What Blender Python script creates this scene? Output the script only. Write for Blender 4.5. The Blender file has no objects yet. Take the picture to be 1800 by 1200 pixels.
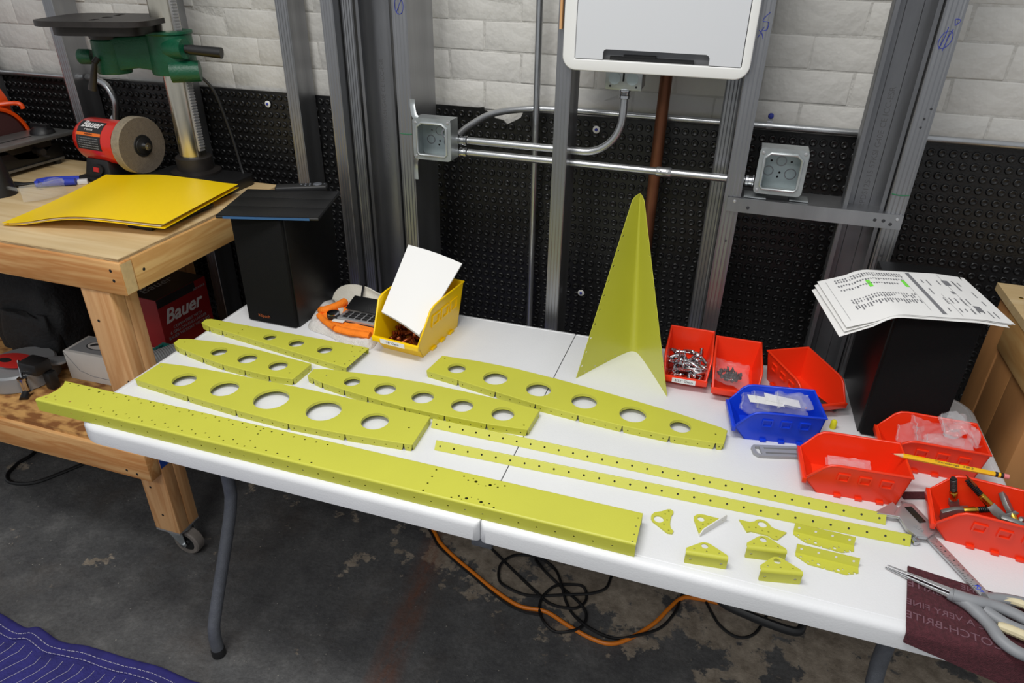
import bpy, bmesh, math, random
from mathutils import Vector, Matrix, noise
from mathutils.geometry import delaunay_2d_cdt

random.seed(7)
SC = bpy.context.scene
COL = SC.collection
PI = math.pi

# ------------------------------------------------------------------ camera
cam_d = bpy.data.cameras.new('camera')
cam = bpy.data.objects.new('camera', cam_d)
COL.objects.link(cam)
_r = Vector((0.9512163, 0.3080761, 0.0166343))
_u = Vector((-0.1642568, 0.4600460, 0.8725694))
_b = Vector((0.2611652, -0.8327345, 0.4882068))
cam.matrix_world = Matrix(((_r.x, _u.x, _b.x, 0.315), (_r.y, _u.y, _b.y, -0.832), (_r.z, _u.z, _b.z, 1.60), (0, 0, 0, 1)))
cam_d.sensor_width = 36.0
cam_d.lens = 36.0 * 1214.3 / 1800.0
cam_d.clip_start = 0.05
SC.camera = cam

# ------------------------------------------------------------------ world, lamps, exposure
world = bpy.data.worlds.new('world')
SC.world = world
world.use_nodes = True
world.node_tree.nodes['Background'].inputs['Color'].default_value = (0.93, 0.96, 1.0, 1)
world.node_tree.nodes['Background'].inputs['Strength'].default_value = 0.40


def area(name, loc, size, power, target=None, color=(1, 1, 1)):
    d = bpy.data.lights.new(name, 'AREA')
    d.shape = 'RECTANGLE'
    d.size, d.size_y = size
    d.energy = power
    d.color = color
    o = bpy.data.objects.new(name, d)
    COL.objects.link(o)
    o.location = loc
    if target is not None:
        o.rotation_euler = (Vector(target) - Vector(loc)).to_track_quat('-Z', 'Y').to_euler()
    return o


area('ceiling_light', (-0.2, -0.35, 2.85), (1.2, 0.35), 28, None, (1.0, 0.985, 0.955))
area('ceiling_light', (-0.3, -2.0, 2.85), (1.6, 0.5), 33, None, (1.0, 0.985, 0.955))
vs = SC.view_settings
vs.view_transform = 'Standard'
vs.look = 'None'
vs.gamma = 1.0
vs.use_curve_mapping = False
vs.exposure = 0.18


# ------------------------------------------------------------------ materials
def lin(c):
    return tuple((x / 12.92 if x <= 0.04045 else ((x + 0.055) / 1.055) ** 2.4) for x in [v / 255.0 for v in c])


def mat(name, rgb, rough=0.5, metal=0.0, var=0.0, scale=20.0, bump=0.0, bscale=120.0, stretch=None, rgb2=None,
        spec=0.5, alpha=1.0, trans=0.0, coat=0.0, detail=4.0, ramp=(0.35, 0.65)):
    m = bpy.data.materials.new(name)
    m.use_nodes = True
    nt = m.node_tree
    b = nt.nodes['Principled BSDF']
    c = lin(rgb)
    b.inputs['Base Color'].default_value = (*c, 1)
    b.inputs['Roughness'].default_value = rough
    b.inputs['Metallic'].default_value = metal
    b.inputs['Specular IOR Level'].default_value = spec
    b.inputs['Alpha'].default_value = alpha
    b.inputs['Transmission Weight'].default_value = trans
    b.inputs['Coat Weight'].default_value = coat
    co = None
    if var or rgb2 or bump:
        tc = nt.nodes.new('ShaderNodeTexCoord')
        mp = nt.nodes.new('ShaderNodeMapping')
        nt.links.new(tc.outputs['Object'], mp.inputs['Vector'])
        if stretch:
            mp.inputs['Scale'].default_value = stretch
        co = mp.outputs['Vector']
    if var or rgb2:
        n = nt.nodes.new('ShaderNodeTexNoise')
        n.inputs['Scale'].default_value = scale
        n.inputs['Detail'].default_value = detail
        nt.links.new(co, n.inputs['Vector'])
        r = nt.nodes.new('ShaderNodeValToRGB')
        c2 = lin(rgb2) if rgb2 else tuple(min(1, x * (1 + var)) for x in c)
        c1 = c if rgb2 else tuple(x * (1 - var) for x in c)
        r.color_ramp.elements[0].position, r.color_ramp.elements[1].position = ramp
        r.color_ramp.elements[0].color = (*c1, 1)
        r.color_ramp.elements[1].color = (*c2, 1)
        nt.links.new(n.outputs['Fac'], r.inputs['Fac'])
        nt.links.new(r.outputs['Color'], b.inputs['Base Color'])
    if bump:
        n2 = nt.nodes.new('ShaderNodeTexNoise')
        n2.inputs['Scale'].default_value = bscale
        n2.inputs['Detail'].default_value = 3
        nt.links.new(co, n2.inputs['Vector'])
        bp = nt.nodes.new('ShaderNodeBump')
        bp.inputs['Strength'].default_value = bump
        bp.inputs['Distance'].default_value = 0.01
        nt.links.new(n2.outputs['Fac'], bp.inputs['Height'])
        nt.links.new(bp.outputs['Normal'], b.inputs['Normal'])
    return m


def film_mat(name, rgb, amount, rough=0.15):
    """thin clear plastic film: mostly see-through, some gloss"""
    m = bpy.data.materials.new(name)
    m.use_nodes = True
    nt = m.node_tree
    b = nt.nodes['Principled BSDF']
    b.inputs['Base Color'].default_value = (*lin(rgb), 1)
    b.inputs['Roughness'].default_value = rough
    n = nt.nodes.new('ShaderNodeTexNoise')
    n.inputs['Scale'].default_value = 60
    tc = nt.nodes.new('ShaderNodeTexCoord')
    nt.links.new(tc.outputs['Object'], n.inputs['Vector'])
    r = nt.nodes.new('ShaderNodeMapRange')
    r.inputs['To Min'].default_value = amount * 0.5
    r.inputs['To Max'].default_value = amount * 1.5
    nt.links.new(n.outputs['Fac'], r.inputs['Value'])
    nt.links.new(r.outputs['Result'], b.inputs['Alpha'])
    return m


def floor_mat():
    m = bpy.data.materials.new('worn_concrete')
    m.use_nodes = True
    nt = m.node_tree
    N, L = nt.nodes, nt.links
    b = N['Principled BSDF']
    b.inputs['Roughness'].default_value = 0.5
    tc = N.new('ShaderNodeTexCoord')

    def ns(scale, detail=6, rough=0.6, stretch=None, off=(0, 0, 0)):
        mp = N.new('ShaderNodeMapping')
        L.new(tc.outputs['Object'], mp.inputs['Vector'])
        mp.inputs['Location'].default_value = off
        if stretch:
            mp.inputs['Scale'].default_value = stretch
        n = N.new('ShaderNodeTexNoise')
        n.inputs['Scale'].default_value = scale
        n.inputs['Detail'].default_value = detail
        n.inputs['Roughness'].default_value = rough
        L.new(mp.outputs['Vector'], n.inputs['Vector'])
        return n.outputs['Fac']

    def ramp(fac, stops):
        r = N.new('ShaderNodeValToRGB')
        e = r.color_ramp.elements
        e[0].position, e[0].color = stops[0][0], (*stops[0][1], 1)
        e[1].position, e[1].color = stops[-1][0], (*stops[-1][1], 1)
        for p, c in stops[1:-1]:
            x = e.new(p)
            x.color = (*c, 1)
        L.new(fac, r.inputs['Fac'])
        return r.outputs['Color']

    def mix(fac, a, c, blend='MIX'):
        x = N.new('ShaderNodeMix')
        x.data_type = 'RGBA'
        x.blend_type = blend
        L.new(fac, x.inputs[0])
        for s, v in ((6, a), (7, c)):
            if isinstance(v, tuple):
                x.inputs[s].default_value = (*v, 1)
            else:
                L.new(v, x.inputs[s])
        return x.outputs[2]

    base = ramp(ns(9, 8, 0.7), [(0.3, lin((66, 66, 68))), (0.55, lin((88, 88, 88))), (0.75, lin((112, 111, 110)))])
    fine = ramp(ns(90, 4, 0.7), [(0.35, (0.75, 0.75, 0.75)), (0.7, (1.12, 1.12, 1.12))])
    one = N.new('ShaderNodeValue')
    one.outputs[0].default_value = 1
    base = mix(one.outputs[0], base, fine, 'MULTIPLY')
    # bare concrete showing where the paint has flaked off
    sx = N.new('ShaderNodeSeparateXYZ')
    L.new(tc.outputs['Object'], sx.inputs['Vector'])

    def band(out, lo0, lo1, hi0, hi1):
        a = N.new('ShaderNodeMapRange')
        a.inputs['From Min'].default_value, a.inputs['From Max'].default_value = lo0, lo1
        L.new(out, a.inputs['Value'])
        c = N.new('ShaderNodeMapRange')
        c.inputs['From Min'].default_value, c.inputs['From Max'].default_value = hi0, hi1
        c.inputs['To Min'].default_value, c.inputs['To Max'].default_value = 1, 0
        L.new(out, c.inputs['Value'])
        mm = N.new('ShaderNodeMath')
        mm.operation = 'MULTIPLY'
        L.new(a.outputs['Result'], mm.inputs[0])
        L.new(c.outputs['Result'], mm.inputs[1])
        return mm.outputs[0]

    def op(kind, a, c):
        mm = N.new('ShaderNodeMath')
        mm.operation = kind
        for i, v in enumerate((a, c)):
            if isinstance(v, (int, float)):
                mm.inputs[i].default_value = v
            else:
                L.new(v, mm.inputs[i])
        return mm.outputs[0]

    zone = op('MULTIPLY', band(sx.outputs['X'], -0.75, -0.1, 1.2, 1.8), band(sx.outputs['Y'], 0.26, 0.66, 2.0, 3.0))
    flake = ramp(op('ADD', ns(7, 8, 0.68, None, (3.1, 0, 0)), op('MULTIPLY', zone, 0.27)), [(0.635, (0, 0, 0)), (0.66, (1, 1, 1))])
    bare = ramp(ns(25, 6, 0.7), [(0.3, lin((104, 94, 82))), (0.7, lin((162, 151, 136)))])
    c = mix(flake, base, bare)
    # a rust-coloured streak and brownish grime
    d = op('ABSOLUTE', op('ADD', op('ADD', sx.outputs['X'], op('MULTIPLY', sx.outputs['Y'], 0.12)), 0.295), 0.0)
    rr = N.new('ShaderNodeMapRange')
    rr.inputs['From Min'].default_value, rr.inputs['From Max'].default_value = 0.0, 0.055
    rr.inputs['To Min'].default_value, rr.inputs['To Max'].default_value = 1.3, 0.0
    L.new(d, rr.inputs['Value'])
    c = mix(op('MULTIPLY', rr.outputs['Result'], ramp(ns(11, 8, 0.8, (1.6, 0.5, 1)), [(0.38, (0, 0, 0)), (0.66, (0.8, 0.8, 0.8))])), c, lin((112, 66, 44)))
    grime = ramp(ns(3.2, 6, 0.7, None, (7, 2, 0)), [(0.52, (0, 0, 0)), (0.85, (0.6, 0.6, 0.6))])
    c = mix(grime, c, lin((74, 62, 52)))
    # pale specks of dust and shavings
    v = N.new('ShaderNodeTexVoronoi')
    v.inputs['Scale'].default_value = 38
    L.new(tc.outputs['Object'], v.inputs['Vector'])
    sp = ramp(op('ADD', v.outputs['Distance'], op('MULTIPLY', ns(12, 3), 0.12)), [(0.1, (0.8, 0.8, 0.8)), (0.13, (0, 0, 0))])
    c = mix(sp, c, lin((165, 160, 150)))
    L.new(c, b.inputs['Base Color'])
    bp = N.new('ShaderNodeBump')
    bp.inputs['Strength'].default_value = 0.35
    bp.inputs['Distance'].default_value = 0.01
    L.new(ns(60, 6, 0.7), bp.inputs['Height'])
    L.new(bp.outputs['Normal'], b.inputs['Normal'])
    rg = ramp(ns(11, 5), [(0.3, (0.38, 0.38, 0.38)), (0.7, (0.62, 0.62, 0.62))])
    L.new(rg, b.inputs['Roughness'])
    return m


def wood_mat(name, light, dark, axis, scale=1.0, knots=True, rough=0.6):
    """plain-sawn pine: streaks that run along the board (axis 0,1,2)"""
    m = bpy.data.materials.new(name)
    m.use_nodes = True
    nt = m.node_tree
    N, L = nt.nodes, nt.links
    b = N['Principled BSDF']
    b.inputs['Roughness'].default_value = rough
    tc = N.new('ShaderNodeTexCoord')
    mp = N.new('ShaderNodeMapping')
    L.new(tc.outputs['Object'], mp.inputs['Vector'])
    s = [14.0 * scale] * 3
    s[axis] = 1.1 * scale
    mp.inputs['Scale'].default_value = s
    n = N.new('ShaderNodeTexNoise')
    n.inputs['Scale'].default_value = 2.2
    n.inputs['Detail'].default_value = 3
    n.inputs['Distortion'].default_value = 0.5
    L.new(mp.outputs['Vector'], n.inputs['Vector'])
    w = N.new('ShaderNodeMath')
    w.operation = 'MULTIPLY'
    w.inputs[1].default_value = 6.0
    L.new(n.outputs['Fac'], w.inputs[0])
    fr = N.new('ShaderNodeMath')
    fr.operation = 'PINGPONG'
    fr.inputs[1].default_value = 1.0
    L.new(w.outputs[0], fr.inputs[0])
    r = N.new('ShaderNodeValToRGB')
    r.color_ramp.elements[0].position = 0.1
    r.color_ramp.elements[1].position = 0.95
    r.color_ramp.elements[0].color = (*lin(light), 1)
    r.color_ramp.elements[1].color = (*lin(dark), 1)
    L.new(fr.outputs[0], r.inputs['Fac'])
    n2 = N.new('ShaderNodeTexNoise')
    n2.inputs['Scale'].default_value = 3.0
    L.new(tc.outputs['Object'], n2.inputs['Vector'])
    mx = N.new('ShaderNodeMix')
    mx.data_type = 'RGBA'
    mx.blend_type = 'MULTIPLY'
    mx.inputs[0].default_value = 0.35
    L.new(r.outputs['Color'], mx.inputs[6])
    L.new(n2.outputs['Fac'], mx.inputs[7])
    hs = N.new('ShaderNodeHueSaturation')
    hs.inputs['Value'].default_value = 1.12
    L.new(mx.outputs[2], hs.inputs['Color'])
    L.new(hs.outputs['Color'], b.inputs['Base Color'])
    return m


M = {}
M['floor'] = floor_mat()
M['brick'] = mat('painted_brick', (206, 204, 199), 0.6, 0, 0.04, 9, 0.55, 26, None, None)
M['mortar'] = mat('painted_mortar', (192, 190, 185), 0.7, 0, 0.06, 15, 0.6, 60)
M['rubber'] = mat('black_rubber', (17, 17, 18), 0.36, 0, 0.2, 40, 0.1, 200)
M['steel'] = mat('galvanised_steel', (150, 151, 154), 0.36, 0.9, 0.1, 14, 0.06, 90, (1, 1, 0.12))
M['steel_web'] = mat('galvanised_web', (128, 129, 132), 0.42, 0.9, 0.16, 9, 0.05, 70, (1, 1, 0.3))
M['conduit'] = mat('zinc_conduit', (186, 188, 190), 0.28, 0.92, 0.06, 30)
M['box_zinc'] = mat('zinc_box', (176, 181, 182), 0.36, 0.75, 0.12, 25)
M['box_in'] = mat('zinc_box_inside', (172, 184, 186), 0.42, 0.6, 0.1, 20)
M['copper'] = mat('aged_copper', (112, 70, 48), 0.45, 0.65, 0.35, 16, 0, 1, (1, 1, 0.2))
M['panel'] = mat('white_enamel', (224, 224, 222), 0.35, 0)
M['door'] = mat('pale_enamel', (206, 208, 212), 0.38, 0)
M['dark'] = mat('black_void', (14, 14, 14), 0.7)
M['table'] = mat('white_hdpe', (222, 223, 225), 0.38, 0, 0.02, 6, 0.05, 260)
M['leg_grey'] = mat('grey_powdercoat', (92, 95, 101), 0.5, 0.2, 0.08, 60, 0.25, 420)
M['lime'] = mat('zinc_chromate_primer', (193, 193, 68), 0.4, 0.0, 0.03, 5, 0.03, 300)
M['black_pl'] = mat('black_plastic', (22, 22, 23), 0.45, 0, 0.1, 60)
M['black_vinyl'] = mat('black_vinyl', (13, 13, 14), 0.4, 0, 0.15, 30, 0.15, 500, spec=0.35)
M['grille'] = mat('speaker_cloth', (15, 15, 16), 0.9, 0, 0.15, 400, 0.3, 900, spec=0.2)
M['yellow_bin'] = mat('yellow_plastic', (252, 206, 6), 0.3, 0)
M['red_bin'] = mat('red_plastic', (238, 56, 22), 0.3, 0)
M['blue_bin'] = mat('blue_plastic', (16, 62, 208), 0.33, 0)
M['paper'] = mat('white_paper', (232, 231, 229), 0.75)
M['ink'] = mat('grey_ink', (120, 120, 124), 0.8)
M['ink_dark'] = mat('dark_ink', (45, 45, 48), 0.8)
M['hilite'] = mat('green_highlighter', (120, 226, 70), 0.8)
M['folder'] = mat('yellow_folder', (252, 212, 4), 0.4)
M['orange_cloth'] = mat('orange_cloth', (242, 126, 14), 0.8, 0, 0.12, 30, 0.3, 220)
M['white_cloth'] = mat('white_cloth', (212, 208, 203), 0.9, 0, 0.07, 30, 0.5, 260)
M['cream_cloth'] = mat('cream_canvas', (206, 202, 190), 0.85, 0, 0.06, 30, 0.25, 300)
M['chrome'] = mat('chrome', (196, 197, 200), 0.16, 1.0)
M['silver'] = mat('brushed_silver', (186, 186, 188), 0.3, 0.65)
M['cleco_cu'] = mat('copper_cleco', (146, 78, 44), 0.3, 0.9, 0.2, 90)
M['brass'] = mat('brass', (206, 160, 62), 0.25, 1.0)
M['red_gloss'] = mat('red_enamel', (206, 34, 20), 0.25, 0, coat=0.4)
M['green_cast'] = mat('green_cast_iron', (14, 82, 56), 0.42, 0, 0.1, 30, 0.15, 180)
M['iron'] = mat('dark_cast_iron', (46, 42, 40), 0.45, 0.3, 0.25, 20)
M['column'] = mat('oiled_steel_column', (206, 200, 184), 0.2, 1.0, 0.08, 12, 0, 1, (3, 3, 0.5))
M['felt'] = mat('abrasive_wheel', (108, 97, 84), 0.9, 0, 0.1, 120, 0.4, 500)
M['felt_rim'] = mat('abrasive_wheel_rim', (146, 134, 114), 0.9, 0, 0.12, 120, 0.4, 500)
M['orange_pl'] = mat('orange_enamel', (222, 72, 10), 0.35)
M['maroon'] = mat('maroon_abrasive', (82, 36, 44), 0.95, 0, 0.22, 180, 0.6, 700)
M['disc'] = mat('sanding_disc', (62, 26, 24), 0.9, 0, 0.1, 200)
M['grey_alu'] = mat('cast_aluminium', (128, 128, 126), 0.4, 0.7, 0.1, 30)
M['pine_x'] = wood_mat('pine_x', (222, 172, 112), (196, 134, 74), 0)
M['pine_y'] = wood_mat('pine_y', (220, 178, 116), (200, 150, 88), 1)
M['pine_z'] = wood_mat('pine_z', (222, 172, 118), (202, 146, 92), 2)
M['pine_end'] = mat('pine_end_grain', (196, 168, 122), 0.8, 0, 0.1, 60)
M['pine_dark'] = mat('smooth_pine_board', (178, 126, 76), 0.6, 0, 0.08, 6, 0, 1, (3, 3, 0.4))
M['ply'] = wood_mat('plywood_face', (226, 200, 154), (214, 184, 134), 0, 0.6)
M['ply_edge'] = mat('plywood_edge', (198, 176, 134), 0.8, 0, 0, 60, 0, 1, (0.3, 0.3, 9), (132, 106, 72))
M['osb'] = mat('osb_strands', (206, 156, 92), 0.7, 0, 0, 22, 0.3, 30, (1.0, 1.7, 1), (138, 88, 44), detail=2, ramp=(0.42, 0.6))
M['blue_tape'] = mat('blue_tape', (28, 62, 142), 0.6)
M['tyre'] = mat('grey_rubber_tread', (112, 105, 99), 0.7, 0, 0.08, 60)
M['box_red'] = mat('red_carton', (150, 22, 24), 0.5, 0, 0.06, 9)
M['box_black'] = mat('printed_black_carton', (38, 34, 34), 0.5, 0, 0.3, 12)
M['carton'] = mat('white_carton', (214, 210, 204), 0.6, 0, 0.04, 8)
M['carton_grey'] = mat('grey_carton', (146, 148, 150), 0.6)
M['teal'] = mat('teal_print', (18, 132, 122), 0.5)
M['clear_grey'] = mat('cloudy_plastic', (168, 170, 170), 0.35, 0)
M['bag'] = mat('black_nylon', (20, 21, 23), 0.75, 0, 0.3, 14, 0.4, 90)
M['saw_grey'] = mat('grey_cast_table', (150, 152, 154), 0.4, 0.3)
M['blue_grip'] = mat('blue_vinyl_grip', (34, 56, 176), 0.42)
M['blanket'] = mat('navy_quilted_blanket', (42, 40, 112), 0.85, 0, 0.2, 22, 0.4, 160)
M['blanket_edge'] = mat('navy_binding', (36, 33, 104), 0.8, 0, 0.15, 30)
M['thread'] = mat('pale_thread', (168, 164, 182), 0.8)
M['cord_or'] = mat('orange_cord', (214, 118, 20), 0.45)
M['cord_bk'] = mat('black_cord', (18, 18, 19), 0.42)
M['pencil'] = mat('yellow_pencil_paint', (240, 184, 14), 0.35)
M['wood_tip'] = mat('sharpened_cedar', (214, 178, 138), 0.7)
M['eraser'] = mat('pink_eraser', (222, 128, 128), 0.7)
M['grey_grip'] = mat('grey_soft_grip', (132, 134, 138), 0.5)
M['cream_grip'] = mat('cream_grip_insert', (206, 194, 160), 0.5, 0, 0.1, 40)
M['display'] = mat('dark_display', (28, 28, 26), 0.2)
M['blue_ink'] = mat('blue_marker', (44, 56, 152), 0.6)
M['green_ink'] = mat('green_marker', (18, 110, 66), 0.6)
M['earplug'] = mat('yellow_foam', (226, 222, 36), 0.8)
M['white_text'] = mat('white_print', (226, 224, 222), 0.5)
M['stud_print'] = mat('stud_print_ink', (92, 92, 94), 0.6, 0.4)
M['orange_band'] = mat('orange_print', (232, 112, 24), 0.5)
M['label_black'] = mat('black_label', (30, 29, 30), 0.45)
M['blue_edge'] = mat('blue_tablet_edge', (70, 112, 160), 0.3, 0.4)
M['copper_print'] = mat('copper_print', (176, 92, 44), 0.4, 0.5)
M['grey_pl'] = mat('grey_plastic', (150, 151, 154), 0.4)
M['pad_print'] = mat('faint_pad_print', (108, 76, 86), 0.9)
M['film'] = film_mat('clear_bag_film', (240, 240, 244), 0.085, 0.08)
M['film_thick'] = film_mat('folded_bag_film', (240, 240, 244), 0.15, 0.08)
M['lens'] = film_mat('clear_safety_lens', (226, 230, 232), 0.13, 0.05)
M['white_pl'] = mat('white_plastic', (220, 219, 215), 0.4)
M['red_print'] = mat('red_print', (190, 38, 34), 0.5)


# ------------------------------------------------------------------ mesh helpers
class MB:
    def __init__(self):
        self.v, self.f = [], []

    def add(self, vs_, fs_, X=None):
        n = len(self.v)
        self.v += [tuple(X @ Vector(p)) if X is not None else tuple(p) for p in vs_]
        self.f += [tuple(i + n for i in q) for q in fs_]
        return self

    def box(self, x0, x1, y0, y1, z0, z1, X=None):
        p = [(x0, y0, z0), (x1, y0, z0), (x1, y1, z0), (x0, y1, z0), (x0, y0, z1), (x1, y0, z1), (x1, y1, z1), (x0, y1, z1)]
        return self.add(p, [(3, 2, 1, 0), (4, 5, 6, 7), (0, 1, 5, 4), (1, 2, 6, 5), (2, 3, 7, 6), (3, 0, 4, 7)], X)

    def hexa(self, p, X=None):
        return self.add(p, [(3, 2, 1, 0), (4, 5, 6, 7), (0, 1, 5, 4), (1, 2, 6, 5), (2, 3, 7, 6), (3, 0, 4, 7)], X)

    def lathe(self, prof, n=20, X=None, a0=0.0, a1=2 * PI, cap=True):
        full = abs(a1 - a0 - 2 * PI) < 1e-6
        k = n if full else n + 1
        vs_, fs_ = [], []
        for r, z in prof:
            for i in range(k):
                a = a0 + (a1 - a0) * i / n
                vs_.append((r * math.cos(a), r * math.sin(a), z))
        for j in range(len(prof) - 1):
            for i in range(n):
                i2 = (i + 1) % k
                fs_.append((j * k + i, j * k + i2, (j + 1) * k + i2, (j + 1) * k + i))
        if full and cap:
            if prof[0][0] > 1e-6:
                fs_.append(tuple(range(k - 1, -1, -1)))
            if prof[-1][0] > 1e-6:
                fs_.append(tuple((len(prof) - 1) * k + i for i in range(k)))
        return self.add(vs_, fs_, X)

    def cyl(self, p0, p1, r0, r1=None, n=16):
        r1 = r0 if r1 is None else r1
        p0, p1 = Vector(p0), Vector(p1)
        d = p1 - p0
        X = Matrix.Translation(p0) @ d.to_track_quat('Z', 'Y').to_matrix().to_4x4()
        return self.lathe([(r0, 0), (r1, d.length)], n, X)

    def tube(self, path, r, n=10, closed=False, cap=True, flat=1.0):
        P = [Vector(p) for p in path]
        m = len(P)
        rr = r if isinstance(r, (list, tuple)) else [r] * m
        vs_, fs_ = [], []
        up = None
        for i in range(m):
            a = P[(i - 1) % m] if (closed or i > 0) else P[0]
            c = P[(i + 1) % m] if (closed or i < m - 1) else P[-1]
            t = (c - a).normalized()
            if up is None:
                up = Vector((0, 0, 1)) if abs(t.z) < 0.9 else Vector((0, 1, 0))
            s = t.cross(up).normalized()
            up = s.cross(t).normalized()
            for k in range(n):
                w = 2 * PI * k / n
                vs_.append(P[i] + s * (rr[i] * math.cos(w)) + up * (rr[i] * flat * math.sin(w)))
        for i in range(m if closed else m - 1):
            j = (i + 1) % m
            for k in range(n):
                k2 = (k + 1) % n
                fs_.append((i * n + k, i * n + k2, j * n + k2, j * n + k))
        if cap and not closed:
            fs_.append(tuple(range(n - 1, -1, -1)))
            fs_.append(tuple((m - 1) * n + k for k in range(n)))
        return self.add(vs_, fs_)

    def plate(self, outer, z0, z1, holes=(), X=None, extra=(), fn=None):
        """flat plate with an outline and holes, given thickness z0..z1; fn maps (x,y,z)"""
        pts = [Vector((p[0], p[1])) for p in outer]
        loops = [list(range(len(pts)))]
        edges = [(i, (i + 1) % len(outer)) for i in range(len(outer))]
        for h in holes:
            n0 = len(pts)
            pts += [Vector((p[0], p[1])) for p in h]
            loops.append(list(range(n0, n0 + len(h))))
            edges += [(n0 + i, n0 + (i + 1) % len(h)) for i in range(len(h))]
        pts += [Vector((p[0], p[1])) for p in extra]
        ov, oe, of, o1, o2, o3 = delaunay_2d_cdt(pts, edges, [], 0, 1e-7)
        hb = [(min(p[0] for p in h), max(p[0] for p in h), min(p[1] for p in h), max(p[1] for p in h), h) for h in holes]
        tris = []
        for t in of:
            c = (ov[t[0]] + ov[t[1]] + ov[t[2]]) / 3
            if not inside(c, outer):
                continue
            if any(b[0] < c.x < b[1] and b[2] < c.y < b[3] and inside(c, b[4]) for b in hb):
                continue
            a, b_, d = (ov[i] for i in t)
            if (b_ - a).cross(d - a) < 0:
                t = (t[0], t[2], t[1])
            tris.append(tuple(t))
        n = len(ov)
        top = [(p.x, p.y, z1) for p in ov]
        bot = [(p.x, p.y, z0) for p in ov]
        fs_ = list(tris) + [(t[2] + n, t[1] + n, t[0] + n) for t in tris]
        cnt = {}
        for t in tris:
            for a, b_ in ((t[0], t[1]), (t[1], t[2]), (t[2], t[0])):
                cnt[(a, b_)] = 1
        for (a, b_) in cnt:
            if (b_, a) not in cnt:
                fs_.append((b_, a, a + n, b_ + n))
        vs_ = top + bot
        if fn:
            vs_ = [fn(*p) for p in vs_]
        return self.add(vs_, fs_, X)

    def grid(self, fn, nu, nv, th=0.0):
        """fn(u,v)->point for u,v in 0..1; th gives it thickness along the normal"""
        P = [[Vector(fn(i / nu, j / nv)) for j in range(nv + 1)] for i in range(nu + 1)]
        vs_, fs_ = [], []
        k = nv + 1
        for i in range(nu + 1):
            for j in range(nv + 1):
                vs_.append(P[i][j])
        for i in range(nu):
            for j in range(nv):
                fs_.append((i * k + j, (i + 1) * k + j, (i + 1) * k + j + 1, i * k + j + 1))
        if th:
            n = len(vs_)
            for i in range(nu + 1):
                for j in range(nv + 1):
                    du = P[min(i + 1, nu)][j] - P[max(i - 1, 0)][j]
                    dv = P[i][min(j + 1, nv)] - P[i][max(j - 1, 0)]
                    nn = du.cross(dv)
                    nn = nn.normalized() if nn.length > 1e-12 else Vector((0, 0, 1))
                    vs_.append(P[i][j] - nn * th)
            fs_ += [tuple(x + n for x in reversed(q)) for q in fs_]
            rim = [(i * k) for i in range(nu + 1)] + [nu * k + j for j in range(1, nv + 1)] + [i * k + nv for i in range(nu - 1, -1, -1)] + [j for j in range(nv - 1, 0, -1)]
            m = len(rim)
            for a in range(m):
                p, q = rim[a], rim[(a + 1) % m]
                fs_.append((p, p + n, q + n, q))
        return self.add(vs_, fs_)


def inside(c, poly):
    r = False
    n = len(poly)
    for i in range(n):
        x0, y0 = poly[i][0], poly[i][1]
        x1, y1 = poly[(i + 1) % n][0], poly[(i + 1) % n][1]
        if (y0 > c[1]) != (y1 > c[1]) and c[0] < (x1 - x0) * (c[1] - y0) / (y1 - y0) + x0:
            r = not r
    return r


def circ(x, y, r, n=24, ry=None):
    ry = r if ry is None else ry
    return [(x + r * math.cos(2 * PI * i / n), y + ry * math.sin(2 * PI * i / n)) for i in range(n)]


def rrect(x0, x1, y0, y1, r, n=6):
    out = []
    rs = r if isinstance(r, (list, tuple)) else [r] * 4
    for (cx, cy, a, q) in ((x1, y1, 0, rs[0]), (x0, y1, 90, rs[1]), (x0, y0, 180, rs[2]), (x1, y0, 270, rs[3])):
        sx, sy = (1 if a in (0, 270) else -1), (1 if a in (0, 90) else -1)
        ox, oy = cx - sx * q, cy - sy * q
        if q < 1e-6:
            out.append((cx, cy))
            continue
        for i in range(n + 1):
            t = math.radians(a + 90 * i / n)
            out.append((ox + q * math.cos(t), oy + q * math.sin(t)))
    return out


def smooth(pts, per=8, closed=False):
    P = [Vector(p) for p in pts]
    n = len(P)
    out = []
    for i in range(n if closed else n - 1):
        p0 = P[(i - 1) % n] if (closed or i > 0) else P[0]
        p1, p2 = P[i], P[(i + 1) % n]
        p3 = P[(i + 2) % n] if (closed or i + 2 < n) else P[-1]
        for k in range(per):
            t = k / per
            out.append(0.5 * ((2 * p1) + (p2 - p0) * t + (2 * p0 - 5 * p1 + 4 * p2 - p3) * t * t + (3 * p1 - p0 - 3 * p2 + p3) * t ** 3))
    if not closed:
        out.append(P[-1])
    return out


TM = {}


def thing(name, label, cat, loc=(0, 0, 0), rotz=0.0, group=None):
    o = bpy.data.objects.new(name, None)
    COL.objects.link(o)
    o.empty_display_size = 0.05
    o.location = loc
    o.rotation_euler = (0, 0, rotz)
    TM[o.name] = Matrix.Translation(loc) @ Matrix.Rotation(rotz, 4, 'Z')
    return tag(o, label, cat, group)


def tag(o, label=None, cat=None, group=None, kind=None):
    if label:
        o['label'] = label
    if cat:
        o['category'] = cat
    if group:
        o['group'] = group
    if kind:
        o['kind'] = kind
    return o


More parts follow.
